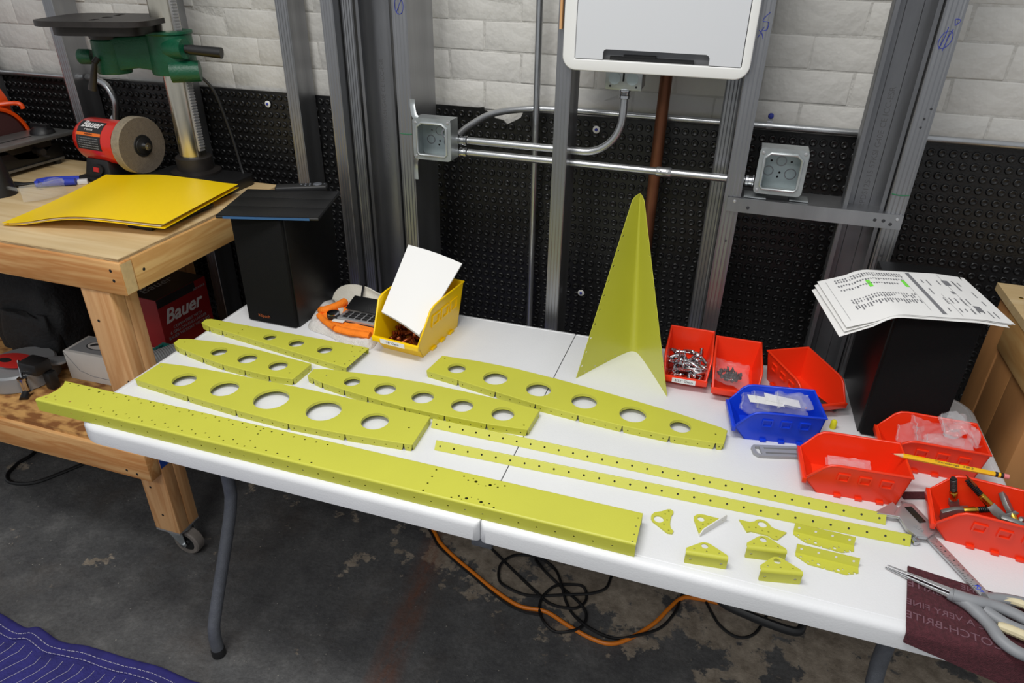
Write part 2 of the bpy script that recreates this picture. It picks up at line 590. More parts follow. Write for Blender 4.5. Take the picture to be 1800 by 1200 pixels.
def obj(name, mb, m, parent=None, bev=0.0, seg=2, ang=35, world=False, flat=False, loc=None, merge=True):
    """one mesh object; world=True: coordinates are world ones though it has a parent; loc: put the origin there"""
    me = bpy.data.meshes.new(name)
    v = mb.v
    if world and parent is not None:
        root = parent
        while root.parent is not None:
            root = root.parent
        X = TM[root.name].inverted()
        v = [tuple(X @ Vector(p)) for p in v]
    if loc is not None:
        v = [(p[0] - loc[0], p[1] - loc[1], p[2] - loc[2]) for p in v]
    me.from_pydata(v, [], mb.f)
    bm = bmesh.new()
    bm.from_mesh(me)
    if merge:
        bmesh.ops.remove_doubles(bm, verts=bm.verts, dist=1e-6)
    bmesh.ops.recalc_face_normals(bm, faces=bm.faces)
    if bev:
        es = [e for e in bm.edges if len(e.link_faces) == 2 and e.calc_face_angle(0) > math.radians(28)]
        bmesh.ops.bevel(bm, geom=es, offset=bev, segments=seg, affect='EDGES', profile=0.5, clamp_overlap=True)
    bm.to_mesh(me)
    bm.free()
    if flat:
        me.shade_flat()
    else:
        me.shade_smooth()
        me.set_sharp_from_angle(angle=math.radians(ang))
    me.materials.append(M[m] if isinstance(m, str) else m)
    o = bpy.data.objects.new(name, me)
    COL.objects.link(o)
    if parent is not None:
        o.parent = parent
    if loc is not None:
        o.location = loc
    return o


def inst(src, parent=None, loc=(0, 0, 0), rot=(0, 0, 0), scale=(1, 1, 1), m=None):
    o = src.copy()
    COL.objects.link(o)
    o.parent = parent
    o.location = loc
    o.rotation_euler = rot
    o.scale = scale
    return o


def text(name, s, size, m, X, parent=None, shear=0.0, depth=0.0003, world=False, align='CENTER', mirror=False, bold=0.0, sx=1.0):
    """lettering as thin raised print; X places its local XY plane"""
    cu = bpy.data.curves.new('lettering', 'FONT')
    cu.body = s
    cu.size = size
    cu.align_x = align
    cu.align_y = 'CENTER'
    cu.shear = shear
    cu.extrude = depth
    cu.offset = bold
    cu.resolution_u = 3
    o = bpy.data.objects.new('lettering', cu)
    COL.objects.link(o)
    dg = bpy.context.evaluated_depsgraph_get()
    me = bpy.data.meshes.new_from_object(o.evaluated_get(dg))
    bpy.data.objects.remove(o)
    bpy.data.curves.remove(cu)
    mb = MB()
    S = Matrix.Diagonal((-sx if mirror else sx, 1, 1, 1))
    mb.add([tuple(v.co) for v in me.vertices], [tuple(p.vertices) for p in me.polygons], X @ S)
    bpy.data.meshes.remove(me)
    return obj(name, mb, m, parent, world=world, merge=False)


def frame(o, x, y):
    """matrix with local x,y axes along world vectors x,y at o"""
    x = Vector(x).normalized()
    z = x.cross(Vector(y)).normalized()
    y = z.cross(x)
    return Matrix(((x.x, y.x, z.x, o[0]), (x.y, y.y, z.y, o[1]), (x.z, y.z, z.z, o[2]), (0, 0, 0, 1)))


# ================================================================== the setting
def struct(name, mb, m, label, cat, **k):
    o = obj(name, mb, m, **k)
    tag(o, label, cat, None, 'structure')
    return o


struct('floor', MB().box(-4.5, 4.5, -4.5, 1.16, -0.05, 0.0), 'floor', 'worn dark grey concrete floor with flaked paint and dust', 'floor')
wall = struct('wall_back', MB().box(-4.5, 4.5, 1.0352, 1.16, 0.0, 2.9), 'mortar', 'white painted brick wall behind the metal studs', 'wall')
brick_src = []
for k in range(5):
    q = random.Random(k)
    j = lambda a: q.uniform(-a, a)
    L_, H_ = 0.1005, 0.0366
    v = []
    for (y, s) in ((0.0, 1.0), (0.03, 1.0)):
        pass
    p = [(-L_ + j(.003), j(.0016), -H_ + j(.002)), (L_ + j(.003), j(.0016), -H_ + j(.002)), (L_, 0.03, -H_), (-L_, 0.03, -H_),
         (-L_ + j(.003), j(.0016), H_ + j(.002)), (L_ + j(.003), j(.0016), H_ + j(.002)), (L_, 0.03, H_), (-L_, 0.03, H_)]
    b = obj('brick', MB().hexa(p), 'brick', wall, bev=0.0032, seg=2, ang=75)
    brick_src.append(b)
first = set()
for r in range(8):
    z = 1.225 + 0.075 * r + 0.0375
    off = 0.45 if r % 2 == 0 else 0.552
    for i in range(-16, 8):
        x = off + 0.203 * i + 0.1015
        k = random.randrange(5)
        yy = 1.0326 + random.uniform(0, 0.0016)
        fl = random.choice((0, PI)) if False else 0
        if k not in first:
            first.add(k)
            b = brick_src[k]
            b.location = (x, yy, z)
        else:
            b = inst(brick_src[k], wall, (x, yy, z))

# rubber mats hung on the wall
rm = thing('rubber_mat', 'black studded rubber matting hung on the lower part of the brick wall', 'mat', (0, 1.02, 0))
torn = [(-0.375, 1.232), (-0.36, 1.2345), (-0.356, 1.226), (-0.345, 1.222), (-0.326, 1.2075), (-0.303, 1.204), (-0.292, 1.1935), (-0.272, 1.2035), (-0.252, 1.2146), (-0.2444, 1.232)]
outl = [(2.4, 0.0), (2.4, 1.236), (1.0, 1.236)] + [(p[0], p[1]) for p in reversed(torn)] + [(-2.9, 1.222), (-2.9, 0.0)]
X = frame((0, 1.0225, 0), (1, 0, 0), (0, 0, 1))
obj('sheet', MB().plate(outl, 0.0, 0.006, X=X), 'rubber', rm, world=True, ang=30)
mb = MB()
prof = [(0.0098, 0.0), (0.0088, 0.0036), (0.0068, 0.0046), (0.0048, 0.0030), (0.0002, 0.0024)]
nx, n8 = 0, 9
ring = [[(r * math.cos(2 * PI * i / n8), -h, r * math.sin(2 * PI * i / n8)) for i in range(n8)] for r, h in prof]
bf = []
for jx in range(len(prof) - 1):
    for i in range(n8):
        i2 = (i + 1) % n8
        bf.append((jx * n8 + i, jx * n8 + i2, (jx + 1) * n8 + i2, (jx + 1) * n8 + i))
bv = [p for rr_ in ring for p in rr_]
for iz in range(46):
    z = 1.214 - 0.0262 * iz
    for ix in range(-103, 68):
        x = 0.0235 * ix + 0.006 * math.sin(iz * 0.7)
        if -0.365 < x < -0.237 and z > 1.19:
            continue
        mb.add([(p[0] + x, p[1] + 1.0166, p[2] + z) for p in bv], bf)
o = obj('bumps', mb, 'rubber', rm, world=True, ang=80, merge=False)
o['kind'] = 'stuff'
for (x, z) in ((-1.0523, 1.1937), (-0.0412, 1.2013), (-0.0508, 0.725)):
    w = obj('washer', MB().lathe([(0.0001, 0.0035), (0.007, 0.0032), (0.0098, 0.0015), (0.0098, 0)], 16, frame((x, 1.0125, z), (1, 0, 0), (0, 0, 1))), 'white_pl', rm, world=True)
    obj('screw_head', MB().lathe([(0.0001, 0.0062), (0.003, 0.0058), (0.0046, 0.003), (0.0046, 0)], 10, frame((x, 1.0125, z), (1, 0, 0), (0, 0, 1))), 'blue_ink', w, world=True)


# ------------------------------------------------------------------ metal studs
def strip_path(pts, z0, z1, t=0.0013):
    """thin folded sheet: 2D path in plan, extruded from z0 to z1"""
    P = [Vector((p[0], p[1])) for p in pts]
    nrm = []
    for i in range(len(P)):
        a, b = P[max(i - 1, 0)], P[min(i + 1, len(P) - 1)]
        d = (b - a).normalized()
        nrm.append(Vector((-d.y, d.x)) * (t / 2))
    ring_ = [P[i] + nrm[i] for i in range(len(P))] + [P[i] - nrm[i] for i in range(len(P) - 1, -1, -1)]
    mb = MB()
    n, m = len(ring_), len(P)
    mb.add([(p.x, p.y, z0) for p in ring_] + [(p.x, p.y, z1) for p in ring_],
           [(i, (i + 1) % n, n + (i + 1) % n, n + i) for i in range(n)] +
           [(n + i, n + i + 1, 2 * n - 2 - i, 2 * n - 1 - i) for i in range(m - 1)] +
           [(i + 1, i, n - 1 - i, n - 2 - i) for i in range(m - 1)])
    return mb


def stud_pts(w, d, crease=True):
    """C section in plan, web at x=w, open to -x, front flange at y=0"""
    fl = []
    ks = [0.12, 0.2, 0.28, 0.44, 0.52, 0.68, 0.76, 0.9]
    for i, k in enumerate(ks):
        fl.append((w * k, 0.0009 if i % 2 else 0.0))
    web = []
    for k in ((0.3, 0.36, 0.64, 0.7) if crease else (0.5,)):
        web.append((w - (0.0012 if k in (0.36, 0.64) else 0), d * k))
    return [(0.0, 0.008), (0.0, 0.0005)] + fl + [(w - 0.001, 0.0), (w, 0.001)] + web + [(w, d - 0.001), (w - 0.001, d), (0.0005, d), (0.0, d - 0.008)]


def stud(x0, y0, label, w=0.036, d=None, mirror=False, name='metal_stud', mat_='steel'):
    t = thing(name, label, 'stud', (x0, y0, 0), 0, 'steel wall studs')
    d = d or (0.084 if y0 > 0.9 else 0.092)
    pts = stud_pts(w, d)
    if mirror:
        pts = [(w - p[0], p[1]) for p in pts]
    obj('channel', strip_path(pts, 0.0, 2.6), mat_, t, ang=25)
    return t


def channel_front(x0, x1, yf, yw, label):
    """stud turned so that its open side faces the room"""
    t = thing('metal_stud', label, 'stud', (x0, yf, 0), 0, 'steel wall studs')
    w, d = x1 - x0, yw - yf
    obj('channel', strip_path([(0.009, 0.0), (0.001, 0.0), (0, 0.001), (0, d - 0.001), (0.001, d), (w * .3, d), (w * .32, d - .0008), (w * .68, d - .0008), (w * .7, d), (w - 0.001, d), (w, d - 0.001), (w, 0.001), (w - 0.001, 0), (w - 0.009, 0)], 0.0, 2.6), 'steel_web', t, ang=25)
    return t


s0 = stud(-2.136, 0.925, 'grey metal stud at the far left edge behind the disc sander')
s1 = stud(-1.73, 0.925, 'grey metal stud behind the red bench grinder')
s1b = stud(-1.324, 0.925, 'grey metal stud hidden behind the drill press column')
s2 = stud(-0.918, 0.925, 'grey metal stud rising behind the speaker with the tablet')
s3 = stud(-0.739, 0.86, 'leftmost ridged stud of the cluster left of the junction box', w=0.034)
s3b = stud(-0.701, 0.895, 'narrow ridged stud in the middle of the left stud cluster', w=0.032)
s3c = channel_front(-0.655, -0.560, 0.885, 0.915, 'wide channel stud with dark vertical print left of the junction box')
s4 = stud(-0.505, 0.79, 'metal stud that carries the left junction box', w=0.037, d=0.15)
s5 = stud(-0.100, 0.79, 'metal stud under the left edge of the white electrical panel', w=0.034)
s6 = stud(0.272, 0.892, 'shaded stud set back under the right edge of the white electrical panel', w=0.034, mirror=True)
s7 = stud(0.309, 0.79, 'bright metal stud just left of the right junction box', w=0.036, mirror=True)
s8 = channel_front(0.562, 0.645, 0.80, 0.838, 'wide channel stud with vertical print right of the right junction box')
s9 = stud(0.648, 0.79, 'rightmost metal stud marked with a blue circle scribble', w=0.036, mirror=True)


def mark(parent, paths, m, r=0.0011):
    mb = MB()
    for p in paths:
        mb.tube(smooth(p, 5), r, 5, flat=1.0)
    return obj('marker_scribble', mb, m, parent, world=True)


yq = 0.7892
c0 = (0.664, 1.472)
mark(s9, [[(c0[0] + .011 * math.cos(a) , yq, c0[1] + .015 * math.sin(a) + .004 * math.cos(a)) for a in [i * PI / 6 for i in range(13)]],
          [(0.657, yq, 1.455), (0.661, yq, 1.475), (0.663, yq, 1.494)], [(0.664, yq, 1.452), (0.667, yq, 1.474), (0.672, yq, 1.491)],
          [(0.673, yq, 1.497), (0.680, yq, 1.506), (0.671, yq, 1.508), (0.673, yq, 1.497)]], 'blue_ink', 0.0007)
c0 = (-0.486, 1.492)
mark(s4, [[(c0[0] + .011 * math.cos(a), yq, c0[1] + .018 * math.sin(a)) for a in [i * PI / 6 for i in range(13)]],
          [(-0.493, yq, 1.478), (-0.478, yq, 1.508)]], 'blue_ink', 0.0007)
mark(s7, [[(0.338, yq, 1.508), (0.329, yq, 1.498), (0.327, yq, 1.491), (0.338, yq, 1.489), (0.337, yq, 1.476), (0.331, yq, 1.474)],
          [(0.322, yq, 1.474), (0.329, yq, 1.468), (0.333, yq, 1.458)], [(0.331, yq, 1.481), (0.322, yq, 1.46)]], 'blue_ink', 0.0007)
mark(s9, [[(0.649, yq, 1.169), (0.666, yq, 1.167), (0.683, yq, 1.169)]], 'green_ink', 0.0011)
mark(s4, [[(-0.503, yq, 1.199), (-0.487, yq, 1.198), (-0.47, yq, 1.199)]], 'green_ink', 0.0011)
for t_, xx, yy, zz in ((s3c, -0.607, 0.9135, 1.22), (s8, 0.605, 0.8365, 1.24)):
    text('stud_print', '362PDS125-15 57KSI G40E CE ICC-ESR', 0.0165, 'stud_print', frame((xx, yy, zz), (0, 0, 1), (-1, 0, 0)), t_, world=True, depth=0.0002)
for t_, pts in ((s9, ((0.675, 1.345), (0.668, 1.325), (0.666, 1.308), (0.663, 1.03), (0.672, 0.90))), (s7, ((0.33, 1.02),))):
    for x, z in pts:
        obj('screw_hole', MB().lathe([(0.0001, 0.0012), (0.0022, 0.001), (0.0026, 0)], 8, frame((x, 0.7898, z), (1, 0, 0), (0, 0, 1))), 'ink_dark', t_, world=True)

# horizontal track between the two studs on the right
tr = thing('metal_track', 'horizontal metal track screwed between two studs under the right junction box', 'track', (0.32, 0.787, 1.094))
pts = [(0.322, 1.125), (0.681, 1.125)]
mb = MB().box(0.318, 0.684, 0.7845, 0.786, 1.0935, 1.126)
mb.box(0.346, 0.684, 0.786, 0.884, 1.1245, 1.126)
mb.box(0.346, 0.684, 0.8825, 0.884, 1.0935, 1.126)
obj('track_body', mb, 'steel', tr, world=True)
for x, z in ((0.334, 1.118), (0.365, 1.106), (0.63, 1.11), (0.647, 1.11), (0.662, 1.104), (0.673, 1.116)):
    obj('screw', MB().lathe([(0.0001, 0.0018), (0.003, 0.0014), (0.0038, 0)], 10, frame((x, 0.7845, z), (1, 0, 0), (0, 0, 1))), 'ink_dark' if z < 1.115 else 'silver', tr, world=True)

# ------------------------------------------------------------------ conduits and pipes
R0 = 0.0092


def arc_path(c, r, a0, a1, plane, n=10):
    out = []
    for i in range(n + 1):
        a = math.radians(a0 + (a1 - a0) * i / n)
        out.append(plane(c[0] + r * math.cos(a), c[1] + r * math.sin(a)))
    return out


path = [(-0.352, 0.84, 1.184)] + arc_path((-0.036, 1.272), 0.088, -90, 0, lambda a, b: (a, 0.84, b)) + [(0.052, 0.84, 1.328)]
o = obj('bent_conduit', MB().tube(path, R0, 14), 'conduit')
tag(o, 'bent steel conduit curving up from left junction box to box under the panel', 'conduit', 'steel conduits')
t = thing('straight_conduit', 'straight lower steel conduit joining left and right junction boxes', 'conduit', (-0.352, 0.84, 1.1535), 0, 'steel conduits')
obj('pipe', MB().cyl((-0.352, 0.84, 1.1535), (0.362, 0.84, 1.1535), R0, n=14), 'conduit', t, world=True)
c_ = obj('coupling', MB().lathe([(0.0112, 0), (0.0118, 0.001), (0.0118, 0.034), (0.0112, 0.035)], 16, frame((0.145, 0.84, 1.1535), (0, 1, 0), (0, 0, 1))), 'conduit', t, world=True)
for x in (0.153, 0.171):
    obj('set_screw', MB().cyl((x, 0.83, 1.158), (x, 0.824, 1.160), 0.0032, n=10), 'silver', c_, world=True)
path = smooth([(-0.362, 0.83, 1.196), (-0.345, 0.87, 1.214), (-0.30, 0.925, 1.238), (-0.22, 0.975, 1.247), (-0.12, 0.999, 1.2475), (0.0, 1.0, 1.2475)], 6) + [(2.2, 1.0, 1.2475)]
t = thing('wall_conduit', 'long steel conduit running along the top edge of the black matting', 'conduit', (-0.1, 1.0, 1.24), 0, 'steel conduits')
obj('pipe', MB().tube(path, 0.0085, 12), 'conduit', t, world=True)
s_ = obj('strap', MB().lathe([(0.0098, 0), (0.0098, 0.012)], 14, frame((0.379, 1.0, 1.2475), (0, 1, 0), (0, 0, 1))).box(0.379, 0.391, 1.004, 1.008, 1.25, 1.277), 'silver', t, world=True)
obj('screw_head', MB().lathe([(0.0001, 0.006), (0.005, 0.005), (0.007, 0)], 12, frame((0.385, 1.004, 1.27), (1, 0, 0), (0, 0, 1))), 'blue_ink', s_, world=True)
tag(obj('vertical_conduit', MB().cyl((-0.197, 0.975, 0.0), (-0.197, 0.975, 2.6), 0.0088, n=14), 'conduit'), 'thin vertical steel conduit against the matting left of the panel', 'conduit', 'steel conduits')
tag(obj('hooked_conduit', MB().tube(smooth([(-1.688, 0.975, 1.236), (-1.66, 0.97, 1.234), (-1.615, 0.97, 1.216), (-1.597, 0.97, 1.167), (-1.612, 0.97, 1.11), (-1.628, 0.97, 1.04), (-1.63, 0.97, 0.3)], 6), 0.0105, 12), 'conduit'), 'short hooked steel conduit rising behind the red bench grinder', 'conduit', 'steel conduits')
tag(obj('short_wall_conduit', MB().cyl((-2.6, 1.0, 1.226), (-1.755, 1.0, 1.226), 0.0085, n=12), 'conduit'), 'steel conduit along the mat edge at the far left', 'conduit', 'steel conduits')
tag(obj('copper_pipe', MB().cyl((0.13, 0.955, 0.0), (0.13, 0.955, 2.6), 0.0148, n=18), 'copper'), 'tarnished vertical copper pipe behind the lime fin skin', 'pipe')


# ------------------------------------------------------------------ junction boxes
def junction_box(x0, z0, w, yf, d, label, depth_ring=0.012, bracket=None):
    t = thing('junction_box', label, 'junction box', (x0 + w / 2, yf + d, z0), 0, 'steel junction boxes')
    X = frame((x0, yf, z0), (1, 0, 0), (0, 0, 1))  # local: x right, y up, z towards camera
    s = MB()
    th = 0.0018
    s.box(0, w, 0, th, -d, 0, X).box(0, w, w - th, w, -d, 0, X).box(0, th, th, w - th, -d, 0, X).box(w - th, w, th, w - th, -d, 0, X)
    obj('box_body', s, 'box_zinc', t, world=True)
    holes = [circ(w * a, w * b, 0.0027, 8) for a, b in ((.5, .82), (.28, .62), (.72, .62), (.5, .36), (.47, .26))]
    obj('back_plate', MB().plate(rrect(th, w - th, th, w - th, 0.006), -d, -d + 0.0016, holes, X), 'box_in', t, world=True)
    for a, b, r in ((.5, .62, .105), (.25, .38, .105), (.74, .34, .12)):
        kn = MB().lathe([(w * r + .0012, 0), (w * r + .0008, 0.0007), (w * r - .0008, 0.0007), (w * r - .0012, 0)], 20, X @ Matrix.Translation((w * a, w * b, -d + 0.0016)), cap=False)
        obj('knockout', kn, 'steel', t, world=True)
    oct_ = [(.10, .16), (.16, .10), (.84, .10), (.90, .16), (.90, .80), (.78, .90), (.22, .90), (.10, .80)]
    rim_o = rrect(-0.002, w + 0.002, -0.002, w + 0.002, 0.010)
    obj('cover_ring', MB().plate(rim_o, 0.0, 0.0025, [[(a * w, b * w) for a, b in oct_]], X), 'box_zinc', t, world=True)
    lip = [Vector((a * w, b * w, 0.0035)) for a, b in oct_]
    obj('ring_lip', MB().tube([X @ p for p in lip], 0.0032, 8, closed=True), 'box_zinc', t, world=True)
    for a, b in ((.06, .06), (.94, .94), (.06, .9)):
        obj('screw', MB().lathe([(0.0001, 0.0045), (0.003, 0.004), (0.004, 0.0025)], 10, X @ Matrix.Translation((a * w, b * w, 0))), 'silver', t, world=True)
    return t, X


def connector(t, x, y, z, dx, dz=0):
    """clamp fitting where a conduit enters a box; (dx,dz) points out of the box"""
    Xc = frame((x, y, z), (0, 1, 0), (0, 0, 1) if dx > 0 else (0, 0, -1)) if dx else frame((x, y, z), (1, 0, 0), (0, 1, 0) if dz > 0 else (0, -1, 0))
    c = obj('conduit_connector', MB().lathe([(0.0125, 0), (0.0135, 0.001), (0.0135, 0.004), (0.0118, 0.005), (0.0112, 0.012), (0.0128, 0.013), (0.0128, 0.019), (0.0105, 0.0205)], 16, Xc), 'chrome', t, world=True)
    return c


bl, X = junction_box(-0.4555, 1.146, 0.098, 0.772, 0.05, 'square zinc junction box with two conduits on the left stud')
obj('side_nipple', MB().lathe([(0.013, 0), (0.013, 0.006), (0.009, 0.006), (0.009, 0)], 14, cap=False, X=X @ Matrix.Translation((0.068, 0.056, -0.05))), 'chrome', bl, world=True)
connector(bl, -0.3575, 0.80 + 0.035, 1.184, 1)
connector(bl, -0.3575, 0.80 + 0.035, 1.1535, 1)
obj('mount_bracket', MB().tube(smooth([(-0.463, 0.788, 1.285), (-0.463, 0.787, 1.27), (-0.455, 0.776, 1.252), (-0.447, 0.774, 1.243)], 4), 0.007, 6, flat=0.2), 'box_zinc', bl, world=True)
obj('mount_bracket', MB().tube(smooth([(-0.463, 0.788, 1.085), (-0.463, 0.788, 1.12), (-0.455, 0.776, 1.14), (-0.449, 0.774, 1.147)], 4), 0.006, 6, flat=0.2), 'box_zinc', bl, world=True)
br_, X = junction_box(0.371, 1.143, 0.098, 0.79, 0.052, 'square zinc junction box sitting on the horizontal track')
connector(br_, 0.369, 0.84, 1.1535, -1)
obj('mount_bracket', MB().box(0.352, 0.40, 0.792, 0.84, 1.1275, 1.13), 'box_zinc', br_, world=True)
obj('mount_bracket', MB().box(0.45, 0.49, 0.80, 0.84, 1.1275, 1.13), 'box_zinc', br_, world=True)
bt = thing('junction_box', 'shallow zinc junction box tucked under the white electrical panel', 'junction box', (0.047, 0.845, 1.333), 0, 'steel junction boxes')
obj('box_body', MB().box(0.008, 0.088, 0.84, 0.90, 1.334, 1.41), 'box_zinc', bt, bev=0.002, world=True)
obj('bottom_plate', MB().box(0.006, 0.090, 0.832, 0.842, 1.333, 1.41), 'box_zinc', bt, bev=0.002, world=True)
for x in (0.027, 0.068):
    obj('knockout', MB().lathe([(0.0135, 0.0012), (0.0135, 0)], 20, frame((x, 0.832, 1.358), (1, 0, 0), (0, 0, 1))), 'box_in', bt, world=True)
for x in (0.018, 0.078):
    obj('screw_hole', MB().lathe([(0.0001, 0.0006), (0.0025, 0.0006), (0.0025, 0)], 8, frame((x, 0.832, 1.341), (1, 0, 0), (0, 0, 1))), 'dark', bt, world=True)
obj('slot', MB().box(0.0455, 0.0495, 0.8312, 0.8325, 1.352, 1.40), 'dark', bt, world=True)
connector(bt, 0.052, 0.84, 1.334, 0, -1)

# ------------------------------------------------------------------ electrical panel
pn = thing('electrical_panel', 'white electrical panel with a closed door mounted between studs', 'panel', (0.115, 0.785, 1.378))
X = frame((0, 0.786, 0), (1, 0, 0), (0, 0, 1))
obj('trim_frame', MB().plate(rrect(-0.0835, 0.3175, 1.378, 2.05, 0.03, 8), 0, 0.014, [[(-0.056, 1.402), (0.300, 1.402), (0.300, 2.02), (-0.056, 2.02)]], X), 'panel', pn, bev=0.003, seg=3, world=True)
slot = [(0.007, 1.400), (0.007, 1.418), (0.009, 1.4225), (0.0135, 1.4245), (0.226, 1.4240), (0.231, 1.4215), (0.2335, 1.417), (0.2335, 1.400)]
obj('panel_door', MB().plate([(-0.0545, 1.4035), (0.007, 1.4035)] + slot[1:-1] + [(0.2335, 1.4035), (0.2985, 1.4035), (0.2985, 2.018), (-0.0545, 2.018)], 0.009, 0.013, (), X), 'door', pn, world=True)
obj('back_box', MB().box(-0.06, 0.303, 0.80, 0.83, 1.395, 2.03), 'grey_pl', pn, world=True)
obj('inner_latch', MB().box(0.02, 0.20, 0.788, 0.8, 1.400, 1.409).box(0.05, 0.12, 0.786, 0.8, 1.409, 1.413), 'black_pl', pn, world=True)
tag(obj('wood_shim', MB().box(-0.0935, -0.0885, 0.772, 0.786, 1.46, 1.9), 'pine_z'), 'thin pale wooden strip beside the left edge of the electrical panel', 'wood strip')

# ================================================================== the folding table
T = 0.74
tb = thing('folding_table', 'white plastic folding table with grey tube legs covered in lime metal parts', 'table', (0, 0.37, 0))


def table_half(x0, x1, outer_left):
    y0, y1, z0, z1 = 0.0, 0.74, 0.695, T
    R = 0.075
    q = 0.012
    rs = (q, R, R, q) if outer_left else (R, q, q, R)
    mb = MB()
    rings = []
    e = 0.013
    for (ins, z) in ((0.004, z0), (0.0, z0 + 0.004), (0.0, z1 - e), (0.0012, z1 - e * .6), (0.0045, z1 - e * .25), (0.010, z1 - 0.0010), (0.0155, z1), (0.0165, z1 - 0.0012), (0.019, z1 - 0.0012), (0.020, z1 - 0.0001)):
        rr_ = [max(v - ins, 0.0022) for v in rs]
        il, ir = (ins, ins * 0.03) if outer_left else (ins * 0.03, ins)
        rings.append([(p[0], p[1], z) for p in rrect(x0 + il, x1 - ir, y0 + ins, y1 - ins, rr_, 8)])
    n = len(rings[0])
    vs_ = [p for r in rings for p in r]
    fs_ = []
    for j in range(len(rings) - 1):
        for i in range(n):
            fs_.append((j * n + i, j * n + (i + 1) % n, (j + 1) * n + (i + 1) % n, (j + 1) * n + i))
    fs_.append(tuple((len(rings) - 1) * n + i for i in range(n)))
    fs_.append(tuple(range(n - 1, -1, -1)))
    mb.add(vs_, fs_)
    return obj('tabletop_half', mb, 'table', tb, world=True, ang=40)


h1 = table_half(-0.915, -0.0006, True)
h2 = table_half(0.0006, 0.915, False)
obj('seam_strip', MB().box(-0.0006, 0.0006, 0.02, 0.72, 0.70, T - 0.002), 'dark', tb, world=True)
obj('hinge_bar', MB().box(-0.02, 0.02, 0.012, 0.728, 0.672, 0.695), 'leg_grey', tb, bev=0.003, world=True)
for x in (-0.745, 0.745):
    for s in (0, 1):
        f_ = (lambda y: y) if s == 0 else (lambda y: 0.74 - y)
        pth = smooth([(x, f_(0.22), 0.69), (x, f_(0.219), 0.45), (x, f_(0.21), 0.385), (x, f_(0.175), 0.31), (x, f_(0.083), 0.14), (x, f_(0.06), 0.085), (x, f_(0.056), 0.02)], 8)
        lg = obj('leg', MB().tube(pth, 0.0155, 14), 'leg_grey', tb, world=True)
        obj('foot_cap', MB().lathe([(0.015, 0.0), (0.0175, 0.002), (0.0175, 0.022), (0.016, 0.026)], 16, Matrix.Translation((x, f_(0.056), 0))), 'black_pl', lg, world=True)
    obj('cross_tube', MB().cyl((x, 0.20, 0.60), (x, 0.54, 0.60), 0.011, n=12), 'leg_grey', tb, world=True)
    obj('brace', MB().cyl((x, 0.37, 0.60), (x * 0.45, 0.37, 0.69), 0.008, n=10), 'leg_grey', tb, world=True)
    obj('leg_mount', MB().box(x - 0.03, x + 0.03, 0.17, 0.57, 0.672, 0.695), 'leg_grey', tb, bev=0.004, world=True)

# ================================================================== the workbench on the left
B = 0.975
wb = thing('workbench', 'pine workbench with plywood top and castors loaded with bench tools', 'workbench', (-1.6, 0.6, 0))
X0, X1, Y0, Y1 = -2.75, -0.982, 0.287, 0.925
o = obj('plywood_top', MB().box(X0, X1 - 0.010, Y0 + 0.010, Y1, B - 0.0155, B), 'ply', wb, world=True)
obj('plywood_edge', MB().box(X0, X1 - 0.0085, Y0 + 0.0085, Y0 + 0.0105, B - 0.015, B - 0.0012).box(X1 - 0.0105, X1 - 0.0085, Y0 + 0.0105, Y1, B - 0.015, B - 0.0012), 'ply_edge', wb, world=True)
fr = obj('front_apron', MB().box(X0, X1 - 0.0005, Y0, Y0 + 0.038, 0.886, B - 0.007), 'pine_x', wb, bev=0.003, world=True)
obj('end_grain', MB().box(X1 - 0.001, X1, Y0 + 0.003, Y0 + 0.035, 0.889, B - 0.010), 'pine_end', fr, world=True)
sd = obj('side_apron', MB().box(X1 - 0.038, X1, Y0 + 0.0385, Y1, 0.886, B - 0.007), 'pine_y', wb, bev=0.003, world=True)
obj('rear_apron', MB().box(X0, X1 - 0.04, Y1 - 0.038, Y1 - 0.001, 0.886, B - 0.016), 'pine_x', wb, bev=0.003, world=True)
for (px_, pz_) in ((-1.012, 0.947), (-1.010, 0.922)):
    obj('screw', MB().lathe([(0.0001, 0.0008), (0.0028, 0.0008), (0.0042, 0.0002), (0.0042, -0.001)], 10, frame((px_, Y0, pz_), (1, 0, 0), (0, 0, 1))), 'dark', fr, world=True)
obj('screw', MB().lathe([(0.0001, 0.0008), (0.0028, 0.0008), (0.0042, 0.0002), (0.0042, -0.001)], 10, frame((X1, 0.352, 0.93), (0, 1, 0), (0, 0, 1))), 'dark', sd, world=True)
SH = 0.437
